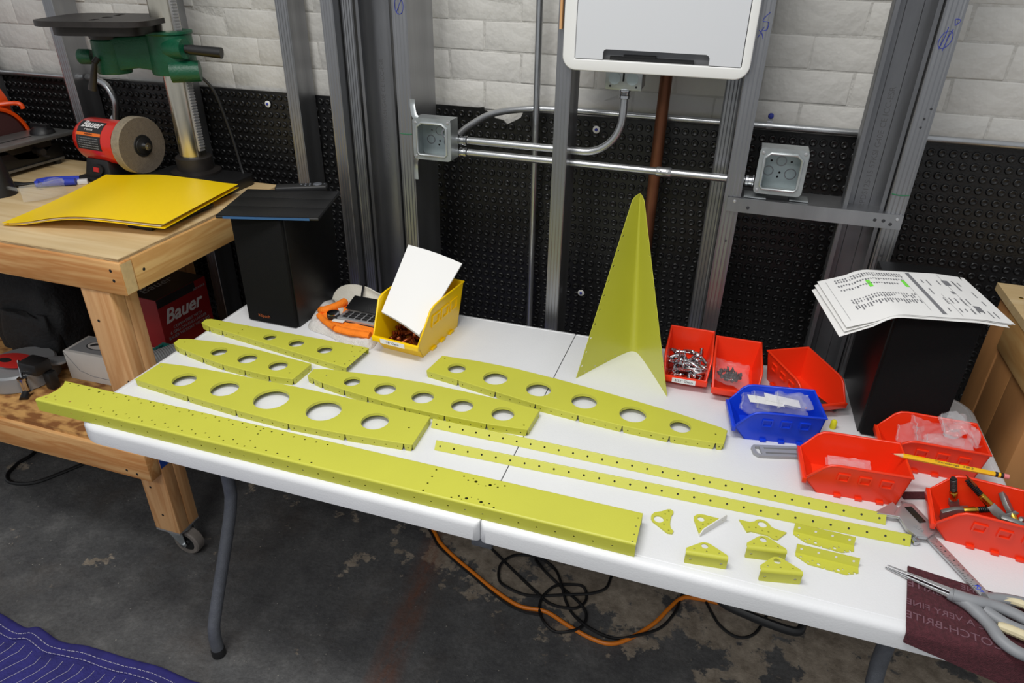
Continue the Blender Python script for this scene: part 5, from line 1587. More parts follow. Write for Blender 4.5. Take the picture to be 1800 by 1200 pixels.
# ================================================================== parts bins
def bin_(label, cat_name, color, loc, ang, L=0.172, W=0.108, H=0.073, lip=0.032, group='small parts bins', front_in=0.026):
    t = thing('parts_bin', label, 'parts bin', (loc[0], loc[1], T), ang, group)
    k = H / 0.073
    th = 0.0022
    wb_, wt_ = W / 2 - 0.011 * k, W / 2 - 0.003
    side = [(front_in, 0.0), (L - 0.010, 0.0), (L - 0.002, H), (0.048 * k, H), (0.036 * k, H - 0.002), (0.027 * k, H - 0.008), (0.0, lip + 0.002), (0.0, lip - 0.001)]

    def fy(z):
        return wb_ + (wt_ - wb_) * z / H

    mb = MB()
    for s in (-1, 1):
        mb.plate(side, 0, th, (), None, [(L * 0.5, H * 0.5)], lambda x, z, d, s=s: (x, s * (fy(z) - d), z))
    mb.hexa([(front_in, -wb_, 0), (L - 0.010, -wb_, 0), (L - 0.010, wb_, 0), (front_in, wb_, 0), (front_in, -wb_, th), (L - 0.010, -wb_, th), (L - 0.010, wb_, th), (front_in, wb_, th)])
    mb.hexa([(L - 0.010 - th, -wb_, 0), (L - 0.010, -wb_, 0), (L - 0.010, wb_, 0), (L - 0.010 - th, wb_, 0), (L - 0.002 - th, -wt_, H), (L - 0.002, -wt_, H), (L - 0.002, wt_, H), (L - 0.002 - th, wt_, H)])
    fl_ = fy(lip)
    mb.hexa([(front_in, -wb_, 0), (front_in + th, -wb_, 0), (front_in + th, wb_, 0), (front_in, wb_, 0), (0, -fl_, lip), (th, -fl_, lip), (th, fl_, lip), (0, fl_, lip)])
    obj('bin_body', mb, color, t, ang=40)
    # rolled rim
    rim = []
    r_ = 0.0030
    for s in (-1, 1):
        pts = [(0.001, s * fl_, lip), (0.027 * k, s * fy(H - 0.008), H - 0.008), (0.036 * k, s * fy(H), H - 0.002), (0.048 * k, s * wt_, H), (L - 0.002, s * wt_, H)]
        if s > 0:
            pts = list(reversed(pts))
        rim += pts
    obj('rim', MB().tube(rim, r_, 8, closed=True, flat=0.9), color, t, ang=60)
    obj('front_lip', MB().hexa([(-0.004, -fl_ - .002, lip - 0.011), (0.004, -fl_ - .002, lip - 0.011), (0.004, fl_ + .002, lip - 0.011), (-0.004, fl_ + .002, lip - 0.011), (-0.005, -fl_ - .003, lip + 0.002), (0.003, -fl_ - .003, lip + 0.002), (0.003, fl_ + .003, lip + 0.002), (-0.005, fl_ + .003, lip + 0.002)]), color, t, bev=0.001)
    for s in (-1, 1):
        for i in range(3):
            x = L * (0.36 + 0.21 * i)
            zc = H * 0.66
            y = fy(zc) * s
            sl = math.atan((wt_ - wb_) / H)
            Xp = frame((x, s * (fy(zc) + 0.0008), zc), (s * -1, 0, 0), (0, s * math.sin(sl), math.cos(sl)))
            pw, ph = 0.0105 * k, 0.0092 * k
            obj('side_frame', MB().plate(rrect(-pw, pw, -ph, ph, 0.001, 2), -0.001, 0.0022, [rrect(-pw * .72, pw * .72, -ph * .7, ph * .7, 0.0008, 2)], Xp), color, t, ang=30)
            obj('stacking_hook', MB().box(x - 0.006 * k, x + 0.006 * k, s * (wb_ - 0.001) if s > 0 else -wb_ - 0.006, wb_ + 0.006 if s > 0 else -wb_ + 0.001, 0.0, 0.006), color, t, bev=0.0008)
    return t


b_y = bin_('large yellow bin of copper fasteners with white papers stuck in it', 'bin', 'yellow_bin', (-0.384, 0.462), math.radians(84), L=0.218, W=0.152, H=0.130, lip=0.046, front_in=0.030)
b_a = bin_('red bin full of silver spring fasteners with a paper label', 'bin', 'red_bin', (0.2930, 0.548), math.radians(91))
b_b = bin_('red bin holding a clear bag of dark nuts beside the fastener bin', 'bin', 'red_bin', (0.4015, 0.530), math.radians(91))
b_c = bin_('skewed red bin nearest the right speaker, almost empty', 'bin', 'red_bin', (0.589, 0.541), math.radians(118))
b_bl = bin_('blue bin stuffed with clear bags', 'bin', 'blue_bin', (0.398, 0.443), math.radians(10))
b_d = bin_('red bin with one flat clear strip inside, touching the pencil tip', 'bin', 'red_bin', (0.5335, 0.321), math.radians(3.5))
b_e = bin_('red bin heaped with crumpled clear bags beside the right speaker', 'bin', 'red_bin', (0.684, 0.448), math.radians(0.5))
b_f = bin_('red bin of brass and black spring clamps at the right edge', 'bin', 'red_bin', (0.744, 0.267), math.radians(-5))
# paper labels on the front lips
for t_, s_, fl_, w_, y_ in ((b_y, '1/8" Cleco', 0.046, 0.034, 0.006), (b_a, '3/32" Cleco', 0.032, 0.026, 0.002)):
    Xl = frame((-0.0052, y_, fl_ - 0.0045), (0, -1, 0), (-0.08, 0, 1))
    lb = obj('paper_label', MB().box(-w_, w_, -0.0062, 0.0062, 0, 0.0006, Xl), 'paper', t_)
    text('label_print', s_, 0.0085, 'ink_dark', Xl @ Matrix.Translation((0, 0, 0.0008)), lb, depth=0.0001)


def film_bag(label, pts, z, amp, seed, m='film', name='plastic_bag', cat='plastic bag', group='clear plastic bags', puff=0.01, nseg=18):
    """crumpled zip bag: two film layers over a quadrilateral"""
    c = sum((Vector(p) for p in pts), Vector((0, 0))) / 4
    t = thing(name, label, cat, (c.x, c.y, z), 0, group)
    P_ = [Vector(p) for p in pts]

    def f(sign):
        def g(u, v):
            p = (P_[0] * (1 - u) + P_[1] * u) * (1 - v) + (P_[3] * (1 - u) + P_[2] * u) * v
            e_ = (4 * u * (1 - u)) ** 0.5 * (4 * v * (1 - v)) ** 0.5
            n1 = noise.noise(Vector((p.x * 38 + seed, p.y * 38, seed)))
            n2 = noise.noise(Vector((p.x * 90, p.y * 90 + seed, seed * 2)))
            zz = z + amp * (0.6 + n1 + 0.35 * n2) + sign * puff * e_
            return (p.x + 0.004 * n2, p.y + 0.004 * n1, zz)
        return g
    obj('top_film', MB().grid(f(1), nseg, nseg), m, t, world=True, ang=28)
    obj('bottom_film', MB().grid(f(-1), nseg, nseg), m, t, world=True, ang=28)
    a, b = f(0)(0, 0), f(0)(0, 1)
    obj('zip_seal', MB().tube([f(1)(0.06, i / 10) for i in range(11)], 0.0012, 6), 'film_thick', t, world=True)
    return t


# clear bags
film_bag('clear bag of dark nuts in the second red bin', [(0.352, 0.575), (0.430, 0.560), (0.432, 0.665), (0.352, 0.672)], T + 0.022, 0.010, 1.3, puff=0.014)
q = random.Random(11)
nut = obj('nut_heap', MB().lathe([(0.0022, -0.0017), (0.0042, -0.0017), (0.0042, 0.0017), (0.0022, 0.0017)], 6), 'iron')
bpy.data.objects.remove(nut)
mb = MB()
for i in range(70):
    a, r = q.random() * 2 * PI, 0.026 * math.sqrt(q.random())
    X_ = Matrix.Translation((0.388 + r * math.cos(a), 0.604 + r * math.sin(a), T + 0.026 + 0.006 * q.random())) @ Matrix.Rotation(q.random() * 3, 4, 'X') @ Matrix.Rotation(q.random() * 3, 4, 'Y')
    mb.lathe([(0.0001, -0.0017), (0.0042, -0.0017), (0.0042, 0.0017), (0.0001, 0.0017)], 6, X_)
tag(obj('small_nuts', mb, 'iron', flat=True, merge=False), 'heap of tiny dark nuts inside the clear bag', 'nuts', None, 'stuff')
film_bag('clear bag with creased corner at the open end of the blue bin', [(0.412, 0.432), (0.470, 0.425), (0.475, 0.505), (0.415, 0.500)], T + 0.046, 0.012, 5.1)
film_bag('flat clear bag with white slip lying across the middle of the blue bin', [(0.440, 0.435), (0.545, 0.448), (0.535, 0.515), (0.430, 0.505)], T + 0.054, 0.008, 7.7)
film_bag('clear bag poking up at the closed end of the blue bin', [(0.485, 0.450), (0.555, 0.462), (0.548, 0.512), (0.478, 0.512)], T + 0.058, 0.009, 9.2, m='film_thick')
for i, (x, y, a, lab) in enumerate(((0.495, 0.486, 0.1, 'white paper slip toward the closed end of the blue bin'), (0.462, 0.468, 0.25, 'white paper slip toward the open end of the blue bin'))):
    X_ = Matrix.Translation((x, y, T + 0.058 + 0.003 * i)) @ Matrix.Rotation(a, 4, 'Z') @ Matrix.Rotation(0.12, 4, 'Y')
    tag(obj('paper_slip', MB().box(-0.036, 0.036, -0.014, 0.014, 0, 0.0006, X_), 'paper'), lab, 'paper slip', 'slips in the blue bin')
film_bag('crumpled clear bag at the open end of the heaped red bin', [(0.700, 0.412), (0.745, 0.408), (0.760, 0.480), (0.712, 0.475)], T + 0.052, 0.011, 2.2)
film_bag('wide clear bag in the middle of the heaped red bin', [(0.730, 0.408), (0.815, 0.410), (0.825, 0.490), (0.735, 0.485)], T + 0.062, 0.014, 3.4)
film_bag('tall clear bag standing up at the back of the heaped red bin', [(0.775, 0.420), (0.842, 0.415), (0.838, 0.492), (0.780, 0.495)], T + 0.072, 0.020, 6.6, m='film_thick')
film_bag('narrow folded clear bag along the near side of the heaped red bin', [(0.745, 0.405), (0.83, 0.406), (0.832, 0.440), (0.752, 0.440)], T + 0.064, 0.010, 8.3, m='film_thick')
t = thing('film_strip', 'flat clear film strip lying in the red bin next to the pencil', 'film strip', (0.615, 0.335, T + 0.02), 0)
obj('strip', MB().grid(lambda u, v: (0.578 + 0.075 * u, 0.318 + 0.030 * v + 0.008 * u, T + 0.040 + 0.004 * noise.noise(Vector((u * 7, v * 4, 2.0)))), 16, 6, 0.0006), 'film_thick', t, world=True)
obj('strip', MB().grid(lambda u, v: (0.576 + 0.070 * u, 0.330 + 0.024 * v + 0.008 * u, T + 0.030 + 0.003 * noise.noise(Vector((u * 7, v * 4, 5.0)))), 16, 6, 0.0006), 'film', t, world=True)

# spring fasteners
def cleco(name, label, m, group, r=0.0047):
    t = thing(name, label, 'fastener', (0, 0, 0), 0, group)
    obj('barrel', MB().lathe([(0.0001, -0.015), (r * .8, -0.015), (r, -0.0135), (r, 0.008), (r * .72, 0.009), (r * .72, 0.0105), (r * .9, 0.011), (r * .9, 0.0145), (r * .4, 0.016), (0.0001, 0.016)], 12), m, t)
    obj('pin', MB().lathe([(0.0013, -0.0245), (0.0013, -0.0145)], 6), 'silver' if m != 'cleco_cu' else m, t)
    return t


def copy_thing(t, loc, rot, label=None):
    c = t.copy()
    COL.objects.link(c)
    c.location = loc
    c.rotation_euler = rot
    if label:
        c['label'] = label
    for ch in list(t.children):
        d = ch.copy()
        COL.objects.link(d)
        d.parent = c
        for g in list(ch.children):
            k = g.copy()
            COL.objects.link(k)
            k.parent = d
    return c


q = random.Random(5)
cs_ = cleco('spring_fastener', 'silver spring fastener in the pile in the labelled red bin', 'chrome', 'silver spring fasteners')
for i in range(54):
    lay = i // 18
    k = i % 18
    gx_, gy_ = k % 6, k // 6
    x = 0.2915 + (gx_ - 2.5) * 0.0125 + q.uniform(-.004, .004)
    y = 0.600 + gy_ * 0.022 + lay * 0.010 + q.uniform(-.006, .006)
    z = T + 0.0085 + lay * 0.0098 + q.uniform(0, .002) + 0.10 * (y - 0.60)
    rot = (PI / 2 + q.uniform(-.5, .5), q.uniform(-.4, .4), q.uniform(0, 2 * PI)) if q.random() < 0.8 else (q.uniform(-.6, .6), q.uniform(-.6, .6), 0)
    if i == 0:
        cs_.location, cs_.rotation_euler = (x, y, z), rot
    else:
        copy_thing(cs_, (x, y, z), rot)
cc = cleco('copper_fastener', 'copper spring fastener in the yellow bin', 'cleco_cu', 'copper spring fasteners', 0.0062)
for i in range(34):
    k = i % 18
    lay = i // 18
    x = -0.376 + (k % 6 - 2.5) * 0.0150 + q.uniform(-.004, .004)
    y = 0.510 + (k // 6) * 0.026 + q.uniform(-.006, .006)
    z = T + 0.010 + lay * 0.0125 + q.uniform(0, .003) + 0.22 * (y - 0.51)
    rot = (PI / 2 + q.uniform(-.35, .35), q.uniform(-.3, .3), q.uniform(-.9, .9))
    if i == 0:
        cc.location, cc.rotation_euler = (x, y, z), rot
    else:
        copy_thing(cc, (x, y, z), rot)
# papers stuck in the yellow bin
cd = thing('folded_papers', 'blank white folded papers leaning in the yellow bin', 'papers', (-0.39, 0.55, T + 0.08))
C4 = [Vector((-0.4395, 0.506, 0.836)), Vector((-0.3255, 0.473, 0.809)), Vector((-0.2860, 0.655, 0.926)), Vector((-0.4310, 0.655, 0.956))]


def card_fn(dz, curl):
    def f(u, v):
        p = (C4[0] * (1 - u) + C4[1] * u) * (1 - v) + (C4[3] * (1 - u) + C4[2] * u) * v
        n_ = Vector((0.1, -0.55, 0.82))
        return tuple(p + n_ * (dz + curl * (1 - v) ** 4 * (0.3 + u * .7)) + Vector((0, 0, 0.004 * math.sin(PI * u))))
    return f


for dz, c in ((-0.004, -0.010), (-0.002, -0.005), (0.0, 0.0)):
    obj('sheet', MB().grid(card_fn(dz, c), 10, 14, 0.0005), 'paper', cd, world=True, ang=80)

# spring clamps in the right-hand red bin
def spring_clamp(label, loc, rot, flip=False):
    t = thing('spring_clamp', label, 'clamp', loc, 0, 'brass spring clamps in the right red bin')
    t.rotation_euler = rot
    obj('body', MB().lathe([(0.0001, -0.006), (0.0062, -0.006), (0.0066, -0.005), (0.0066, 0.012), (0.0058, 0.013), (0.0058, 0.016), (0.0001, 0.016)], 14), 'brass', t)
    pth = [(0.0046 * math.cos(a), 0.0046 * math.sin(a), 0.016 + 0.0275 * a / (2 * PI * 9)) for a in [k * 2 * PI / 12 for k in range(12 * 9 + 1)]]
    obj('spring', MB().tube(pth, 0.0013, 5), 'black_pl', t)
    obj('plunger', MB().lathe([(0.0036, 0.014), (0.0036, 0.044), (0.0042, 0.0445), (0.0042, 0.047), (0.0001, 0.047)], 10), 'black_pl', t)
    obj('jaw', MB().plate([(-0.007, -0.006), (0.007, -0.006), (0.009, -0.030), (0.024, -0.034), (0.026, -0.041), (-0.002, -0.041), (-0.008, -0.020)], -0.004, 0.004, (), frame((0, 0, 0), (1, 0, 0), (0, 0, 1))), 'grey_alu', t, bev=0.0008)
    return t


for lab, loc, rot in (('spring clamp standing at the open end of the right red bin', (0.779, 0.288, T + 0.046), (0.10, -0.35, 0.2)),
                      ('spring clamp with long copper pin leaning highest in the right red bin', (0.828, 0.283, T + 0.052), (-0.75, -0.72, 0.5)),
                      ('spring clamp lying across the middle of the right red bin', (0.800, 0.272, T + 0.034), (0.3, 1.35, 0.5)),
                      ('spring clamp lying jaw up near the centre of the right red bin', (0.842, 0.252, T + 0.036), (0.4, -1.1, 0.1)),
                      ('spring clamp with grey jaw showing toward the back of the right red bin', (0.868, 0.275, T + 0.040), (2.2, 0.4, 0.8)),
                      ('spring clamp at the far end of the right red bin', (0.885, 0.250, T + 0.038), (1.9, 1.1, 1.6))):
    spring_clamp(lab, loc, rot)
tag(obj('copper_pin', MB().cyl((0.788, 0.298, T + 0.088), (0.806, 0.292, T + 0.074), 0.0012, 0.0026, 8), 'cleco_cu'), 'thin copper pin tip above the leaning spring clamp', 'pin')
tag(obj('steel_pliers', MB().tube([(0.575, 0.60, T + 0.014), (0.60, 0.565, T + 0.016), (0.612, 0.548, T + 0.017)], [0.006, 0.007, 0.004], 10, flat=0.4), 'iron'), 'dark tool end lying inside the skewed red bin', 'hand tool')

# ================================================================== cloths, calculator and cable beside the yellow bin
tw = thing('white_rag', 'crumpled white cotton rag lying flat under the orange cloth', 'cloth', (-0.58, 0.56, T))
poly = [(-0.708, 0.660), (-0.690, 0.575), (-0.664, 0.520), (-0.596, 0.502), (-0.555, 0.486), (-0.500, 0.478), (-0.462, 0.482), (-0.470, 0.55), (-0.48, 0.64), (-0.54, 0.70), (-0.64, 0.71)]


def blob(poly, h, seed, nl=14, amp=0.3, frq=30, top=1.0, z0=None):
    """soft flat heap over a closed outline"""
    z0 = T if z0 is None else z0
    P_ = [Vector((p[0], p[1])) for p in poly]
    S_ = [p.to_2d() for p in smooth([(p.x, p.y, 0) for p in P_], 6, True)]
    c = sum(S_, Vector((0, 0))) / len(S_)

    def f(u, v):
        k = u * len(S_)
        i = int(k) % len(S_)
        p = S_[i].lerp(S_[(i + 1) % len(S_)], k - int(k))
        q_ = p.lerp(c, v)
        e_ = min(1.0, v * 4.5)
        hh_ = h * math.sqrt(max(0.0, 1 - (1 - e_) ** 2))
        n1 = noise.noise(Vector((q_.x * frq, q_.y * frq, seed)))
        n2 = abs(noise.noise(Vector((q_.x * frq * 1.7, q_.y * frq * 0.8, seed + 5))))
        return (q_.x, q_.y, z0 + 0.0006 + hh_ * (top + amp * n1 + amp * n2))
    return MB().grid(f, len(S_), nl)


obj('cloth', blob(poly, 0.016, 2.0, amp=0.45, frq=34), 'white_cloth', tw, world=True, ang=80)
og = thing('orange_cloth', 'folded bright orange cloth on top of the white rag', 'cloth', (-0.57, 0.56, T + 0.02))
Zo = T + 0.015
obj('cloth', blob([(-0.662, 0.600), (-0.655, 0.565), (-0.615, 0.530), (-0.574, 0.506), (-0.52, 0.505), (-0.472, 0.51), (-0.478, 0.57), (-0.54, 0.61), (-0.61, 0.64)], 0.016, 7.0, amp=0.2, frq=24, z0=Zo), 'orange_cloth', og, world=True, ang=80)
obj('fold', MB().tube(smooth([(-0.572, 0.505, Zo + 0.010), (-0.53, 0.498, Zo + 0.011), (-0.475, 0.502, Zo + 0.010)], 6), [0.011] * 13, 12, flat=0.8), 'orange_cloth', og, world=True)
obj('fold', MB().tube(smooth([(-0.660, 0.580, Zo + 0.012), (-0.642, 0.572, Zo + 0.020), (-0.622, 0.595, Zo + 0.024), (-0.615, 0.625, Zo + 0.024)], 6), 0.012, 12, flat=0.9), 'orange_cloth', og, world=True)
obj('fold', MB().tube(smooth([(-0.655, 0.560, Zo + 0.008), (-0.62, 0.532, Zo + 0.010), (-0.578, 0.508, Zo + 0.010)], 6), 0.009, 12, flat=0.8), 'orange_cloth', og, world=True)
obj('seam_tag', MB().box(-0.594, -0.562, 0.522, 0.534, Zo + 0.019, Zo + 0.022), 'white_pl', og, bev=0.001, world=True)
# canvas cap hood behind
cp = thing('canvas_cap', 'cream canvas hood arched behind the calculator', 'cap', (-0.58, 0.65, T + 0.015))


RIM = smooth([(-0.672, 0.655, T + 0.022), (-0.668, 0.668, T + 0.040), (-0.655, 0.684, T + 0.052), (-0.628, 0.696, T + 0.056), (-0.590, 0.697, T + 0.054), (-0.555, 0.688, T + 0.050), (-0.520, 0.676, T + 0.044), (-0.480, 0.660, T + 0.036)], 5)
LOW = smooth([(-0.640, 0.628, T + 0.018), (-0.628, 0.612, T + 0.018), (-0.612, 0.610, T + 0.019), (-0.590, 0.616, T + 0.021), (-0.560, 0.622, T + 0.022), (-0.530, 0.622, T + 0.022), (-0.505, 0.618, T + 0.022), (-0.478, 0.612, T + 0.022)], 5)


def hood(u, v):
    k = u * (len(RIM) - 1)
    i = min(int(k), len(RIM) - 2)
    a_ = RIM[i].lerp(RIM[i + 1], k - i)
    b_ = LOW[i].lerp(LOW[i + 1], k - i)
    p_ = a_.lerp(b_, v)
    bulge = math.sin(PI * v)
    return (p_.x, p_.y + 0.020 * bulge, p_.z - 0.006 * bulge + 0.002 * noise.noise(Vector((u * 9, v * 4, 1))))


obj('hood', MB().grid(hood, 35, 10, 0.0022), 'cream_cloth', cp, world=True, ang=70)
obj('binding', MB().tube([hood(i / 35, 0) for i in range(36)], 0.0022, 7), 'cream_cloth', cp, world=True)
HE = smooth([(-0.672, 0.655, T + 0.024), (-0.648, 0.632, T + 0.034), (-0.622, 0.600, T + 0.038), (-0.600, 0.575, T + 0.032), (-0.588, 0.560, T + 0.030)], 6)
obj('front_flap', MB().grid(lambda u, v: tuple(HE[min(int(u * (len(HE) - 1)), len(HE) - 1)] + Vector((0.020 * v, 0.012 * v, -0.016 * v * v))), len(HE) - 1, 5, 0.002), 'cream_cloth', cp, world=True, ang=70)
obj('binding', MB().tube(HE, 0.002, 7), 'cream_cloth', cp, world=True)
ca = thing('calculator', 'small silver keypad calculator with open black cover', 'calculator', (-0.535, 0.558, T + 0.038), math.radians(-2))
X_ = Matrix.Rotation(math.radians(0), 4, 'X')
obj('case', MB().box(-0.052, 0.062, -0.024, 0.034, -0.007, 0.003, X_), 'silver', ca, bev=0.003)
obj('base_rim', MB().box(-0.053, 0.063, -0.0255, 0.035, -0.009, -0.004, X_), 'black_pl', ca, bev=0.002)
for i in range(5):
    for j in range(3):
        obj('key', MB().box(-0.040 + 0.019 * i, -0.026 + 0.019 * i, -0.017 + 0.012 * j, -0.008 + 0.012 * j, 0.003, 0.0052, X_), 'black_pl', ca, bev=0.001)
obj('cover', MB().hexa([(-0.050, 0.016, 0.0085), (0.062, 0.016, 0.0085), (0.066, 0.052, 0.032), (-0.040, 0.052, 0.032), (-0.050, 0.015, 0.0105), (0.062, 0.015, 0.0105), (0.066, 0.051, 0.034), (-0.040, 0.051, 0.034)]), 'black_vinyl', ca, bev=0.0008)
gc = thing('glass_jar', 'small dark glass piece with bright rim left of the calculator', 'glass', (-0.602, 0.546, T + 0.03))
obj('glass', MB().lathe([(0.0001, 0.0), (0.015, 0.001), (0.017, 0.006), (0.016, 0.014), (0.013, 0.016)], 18, Matrix.Translation((-0.602, 0.545, T + 0.031))), 'black_pl', gc, world=True)
obj('rim', MB().lathe([(0.0125, 0.0155), (0.0165, 0.0145), (0.0165, 0.0165), (0.0125, 0.0175)], 18, Matrix.Translation((-0.602, 0.545, T + 0.031))), 'chrome', gc, world=True)
tag(obj('black_cable', MB().tube(smooth([(-0.600, 0.760, 0.45), (-0.600, 0.757, 0.64), (-0.600, 0.748, 0.735), (-0.600, 0.725, 0.772), (-0.598, 0.704, 0.797), (-0.592, 0.688, 0.798), (-0.582, 0.660, 0.786), (-0.566, 0.632, 0.788), (-0.535, 0.612, 0.789), (-0.47, 0.60, 0.788)], 8), 0.0032, 10), 'cord_bk'), 'short black cable dropping over the canvas hood to the calculator', 'cable')

# ================================================================== hand tools at the right front
pd = thing('abrasive_pad', 'maroon abrasive hand pad with mirrored grey print hanging over the table front', 'abrasive pad', (0.78, 0.05, T))


def pad_fn(u, v):
    # u along x, v from the back edge to the front edge that hangs over the table lip
    back = 0.1347 - 0.030 * u
    s_ = (back + 0.022 + 0.05 * u) * v
    x = 0.6940 + 0.216 * u - 0.021 * min(1.0, v * 1.25)
    y = back - s_
    z = T + 0.0040
    rr_ = 0.014
    if y < 0.010:
        k = 0.010 - y
        a = min(PI / 2, k / rr_)
        y = 0.010 - rr_ * math.sin(a)
        z -= rr_ * (1 - math.cos(a))
        if k > rr_ * PI / 2:
            z -= (k - rr_ * PI / 2)
            y -= 0.10 * (k - rr_ * PI / 2)
    return (x, y, z + 0.0010 * noise.noise(Vector((u * 6, v * 6, 3))))


obj('pad', MB().grid(lambda u, v: pad_fn(u, 1 - v), 24, 40, 0.0036), 'maroon', pd, world=True, ang=60)
for s_, x, y, sz in (('SCOTCH-BRITE', 0.742, 0.018, 0.020), ('TYPE A VERY FINE', 0.745, 0.045, 0.0165), ('SCOTCH-BRITE', 0.755, 0.085, 0.020), ('VERY FINE', 0.80, 0.108, 0.015)):
    text('mirrored_print', s_, sz, 'pad_print', Matrix.Translation((x, y, T + 0.0045)) @ Matrix.Rotation(math.radians(-9), 4, 'Z'), pd, depth=0.0003, mirror=True, world=True)
tag(obj('abrasive_strip', MB().hexa([(0.716, 0.312, T + 0.0003), (0.768, 0.330, T + 0.0003), (0.772, 0.350, T + 0.0003), (0.709, 0.328, T + 0.0003), (0.716, 0.312, T + 0.0035), (0.768, 0.330, T + 0.0035), (0.772, 0.350, T + 0.0035), (0.709, 0.328, T + 0.0035)]), 'maroon'), 'narrow maroon abrasive strip poking from behind the right red bin', 'abrasive strip')

# scissors
sc = thing('scissors', 'scissors with long steel blades and grey and cream handles on the maroon pad', 'scissors', (0.75, 0.08, T))
SZc = T + 0.0085
obj('blade', MB().add([(0.6595, 0.1215, T + 0.002), (0.752, 0.0885, SZc), (0.746, 0.0745, SZc), (0.658, 0.1190, T + 0.002), (0.6595, 0.1215, T + 0.0035), (0.752, 0.0885, SZc + 0.0025), (0.746, 0.0745, SZc + 0.0020), (0.658, 0.1190, T + 0.0032)], [(3, 2, 1, 0), (4, 5, 6, 7), (0, 1, 5, 4), (1, 2, 6, 5), (2, 3, 7, 6), (3, 0, 4, 7)]), 'chrome', sc, world=True, flat=True)
obj('blade', MB().add([(0.662, 0.1235, T + 0.0055), (0.752, 0.0930, SZc + 0.0045), (0.749, 0.0850, SZc + 0.0045), (0.661, 0.1218, T + 0.0055), (0.662, 0.1235, T + 0.0066), (0.752, 0.0930, SZc + 0.0065), (0.749, 0.0850, SZc + 0.0063), (0.661, 0.1218, T + 0.0066)], [(3, 2, 1, 0), (4, 5, 6, 7), (0, 1, 5, 4), (1, 2, 6, 5), (2, 3, 7, 6), (3, 0, 4, 7)]), 'silver', sc, world=True, flat=True)
zh = SZc + 0.004
hA = obj('handle', MB().tube(smooth([(0.742, 0.084, zh), (0.765, 0.070, zh), (0.785, 0.040, zh), (0.795, 0.014, zh), (0.815, -0.002, zh), (0.845, -0.003, zh), (0.862, 0.012, zh), (0.858, 0.030, zh), (0.835, 0.040, zh), (0.810, 0.048, zh), (0.785, 0.066, zh)], 6), [0.0105] * 10 + [0.0094] * 51, 12, flat=0.9), 'grey_grip', sc, world=True)
obj('grip_insert', MB().tube(smooth([(0.796, 0.040, zh + 0.002), (0.815, 0.034, zh + 0.003), (0.838, 0.026, zh + 0.003), (0.850, 0.015, zh + 0.002)], 6), [0.005, 0.006, 0.007, 0.0075, 0.008, 0.008, 0.008, 0.008, 0.008, 0.008, 0.008, 0.008, 0.008, 0.0075, 0.007, 0.0065, 0.006, 0.005, 0.004], 10, flat=0.9), 'cream_grip', hA, world=True)
hB = obj('handle', MB().tube(smooth([(0.745, 0.080, zh + 0.003), (0.77, 0.075, zh + 0.004), (0.800, 0.076, zh + 0.004), (0.830, 0.066, zh + 0.004), (0.865, 0.045, zh + 0.004), (0.885, 0.050, zh + 0.004), (0.880, 0.080, zh + 0.004), (0.850, 0.095, zh + 0.004), (0.815, 0.094, zh + 0.004), (0.790, 0.086, zh + 0.004)], 6), [0.0105] * 10 + [0.0094] * 45, 12, flat=0.9), 'grey_grip', sc, world=True)
obj('grip_insert', MB().tube(smooth([(0.803, 0.090, zh + 0.005), (0.825, 0.093, zh + 0.006), (0.850, 0.088, zh + 0.006), (0.872, 0.076, zh + 0.005)], 6), 0.0068, 10, flat=0.9), 'cream_grip', hB, world=True)

# digital caliper
kp = thing('digital_caliper', 'steel digital caliper lying diagonally onto the scissors', 'caliper', (0.735, 0.222, T + 0.004), math.atan2(-0.885, 0.465))
obj('beam', MB().box(-0.062, 0.158, -0.0085, 0.0085, 0.001, 0.0045), 'silver', kp, bev=0.0005)
obj('fixed_jaw', MB().plate([(-0.078, -0.0085), (-0.060, -0.0085), (-0.048, -0.030), (-0.0535, -0.062), (-0.058, -0.060)], 0.001, 0.0045), 'silver', kp, flat=True)
obj('fixed_jaw', MB().plate([(-0.078, 0.0085), (-0.060, 0.0085), (-0.064, 0.026), (-0.069, 0.024)], 0.001, 0.0045), 'silver', kp, flat=True)
sl_ = obj('slider', MB().plate([(-0.058, -0.014), (-0.045, -0.030), (-0.052, -0.058), (-0.0505, -0.061), (-0.036, -0.028), (-0.0088, -0.034), (0.010, -0.029), (0.016, -0.012), (0.004, 0.014), (-0.014, 0.0185), (-0.060, 0.0185), (-0.066, 0.004)], 0.0046, 0.0115), 'silver', kp, bev=0.0012)
obj('display', MB().box(-0.055, -0.016, -0.0035, 0.0095, 0.0115, 0.0124), 'display', sl_)
text('display_digits', '3.16', 0.010, 'carton_grey', Matrix.Translation((-0.004, -0.014, 0.0122)) @ Matrix.Rotation(math.radians(20), 4, 'Z'), sl_, depth=0.0002)
obj('thumb_wheel', MB().lathe([(0.005, -0.005), (0.0065, -0.004), (0.0065, 0.004), (0.005, 0.005)], 18, frame((0.014, -0.031, 0.003), (0, 1, 0), (0, 0, 1))), 'chrome', kp)
mb = MB()
for i in range(30):
    x = 0.022 + i * 0.0034
    mb.box(x, x + 0.0006, -0.0078, -0.0045 if i % 5 else -0.002, 0.0045, 0.0047)
    if i % 3 == 0:
        mb.box(x, x + 0.0016, 0.0005, 0.0035, 0.0045, 0.0047)
o = obj('scale_marks', mb, 'ink_dark', kp)
o['kind'] = 'stuff'
text('brand_lettering', 'Kynup', 0.011, 'blue_bin', Matrix.Translation((0.128, 0.0, 0.0047)), kp, shear=0.15, depth=0.0002)
obj('orange_dot', MB().plate(circ(0.146, 0.0, 0.003, 10), 0.0045, 0.0048), 'orange_band', kp)

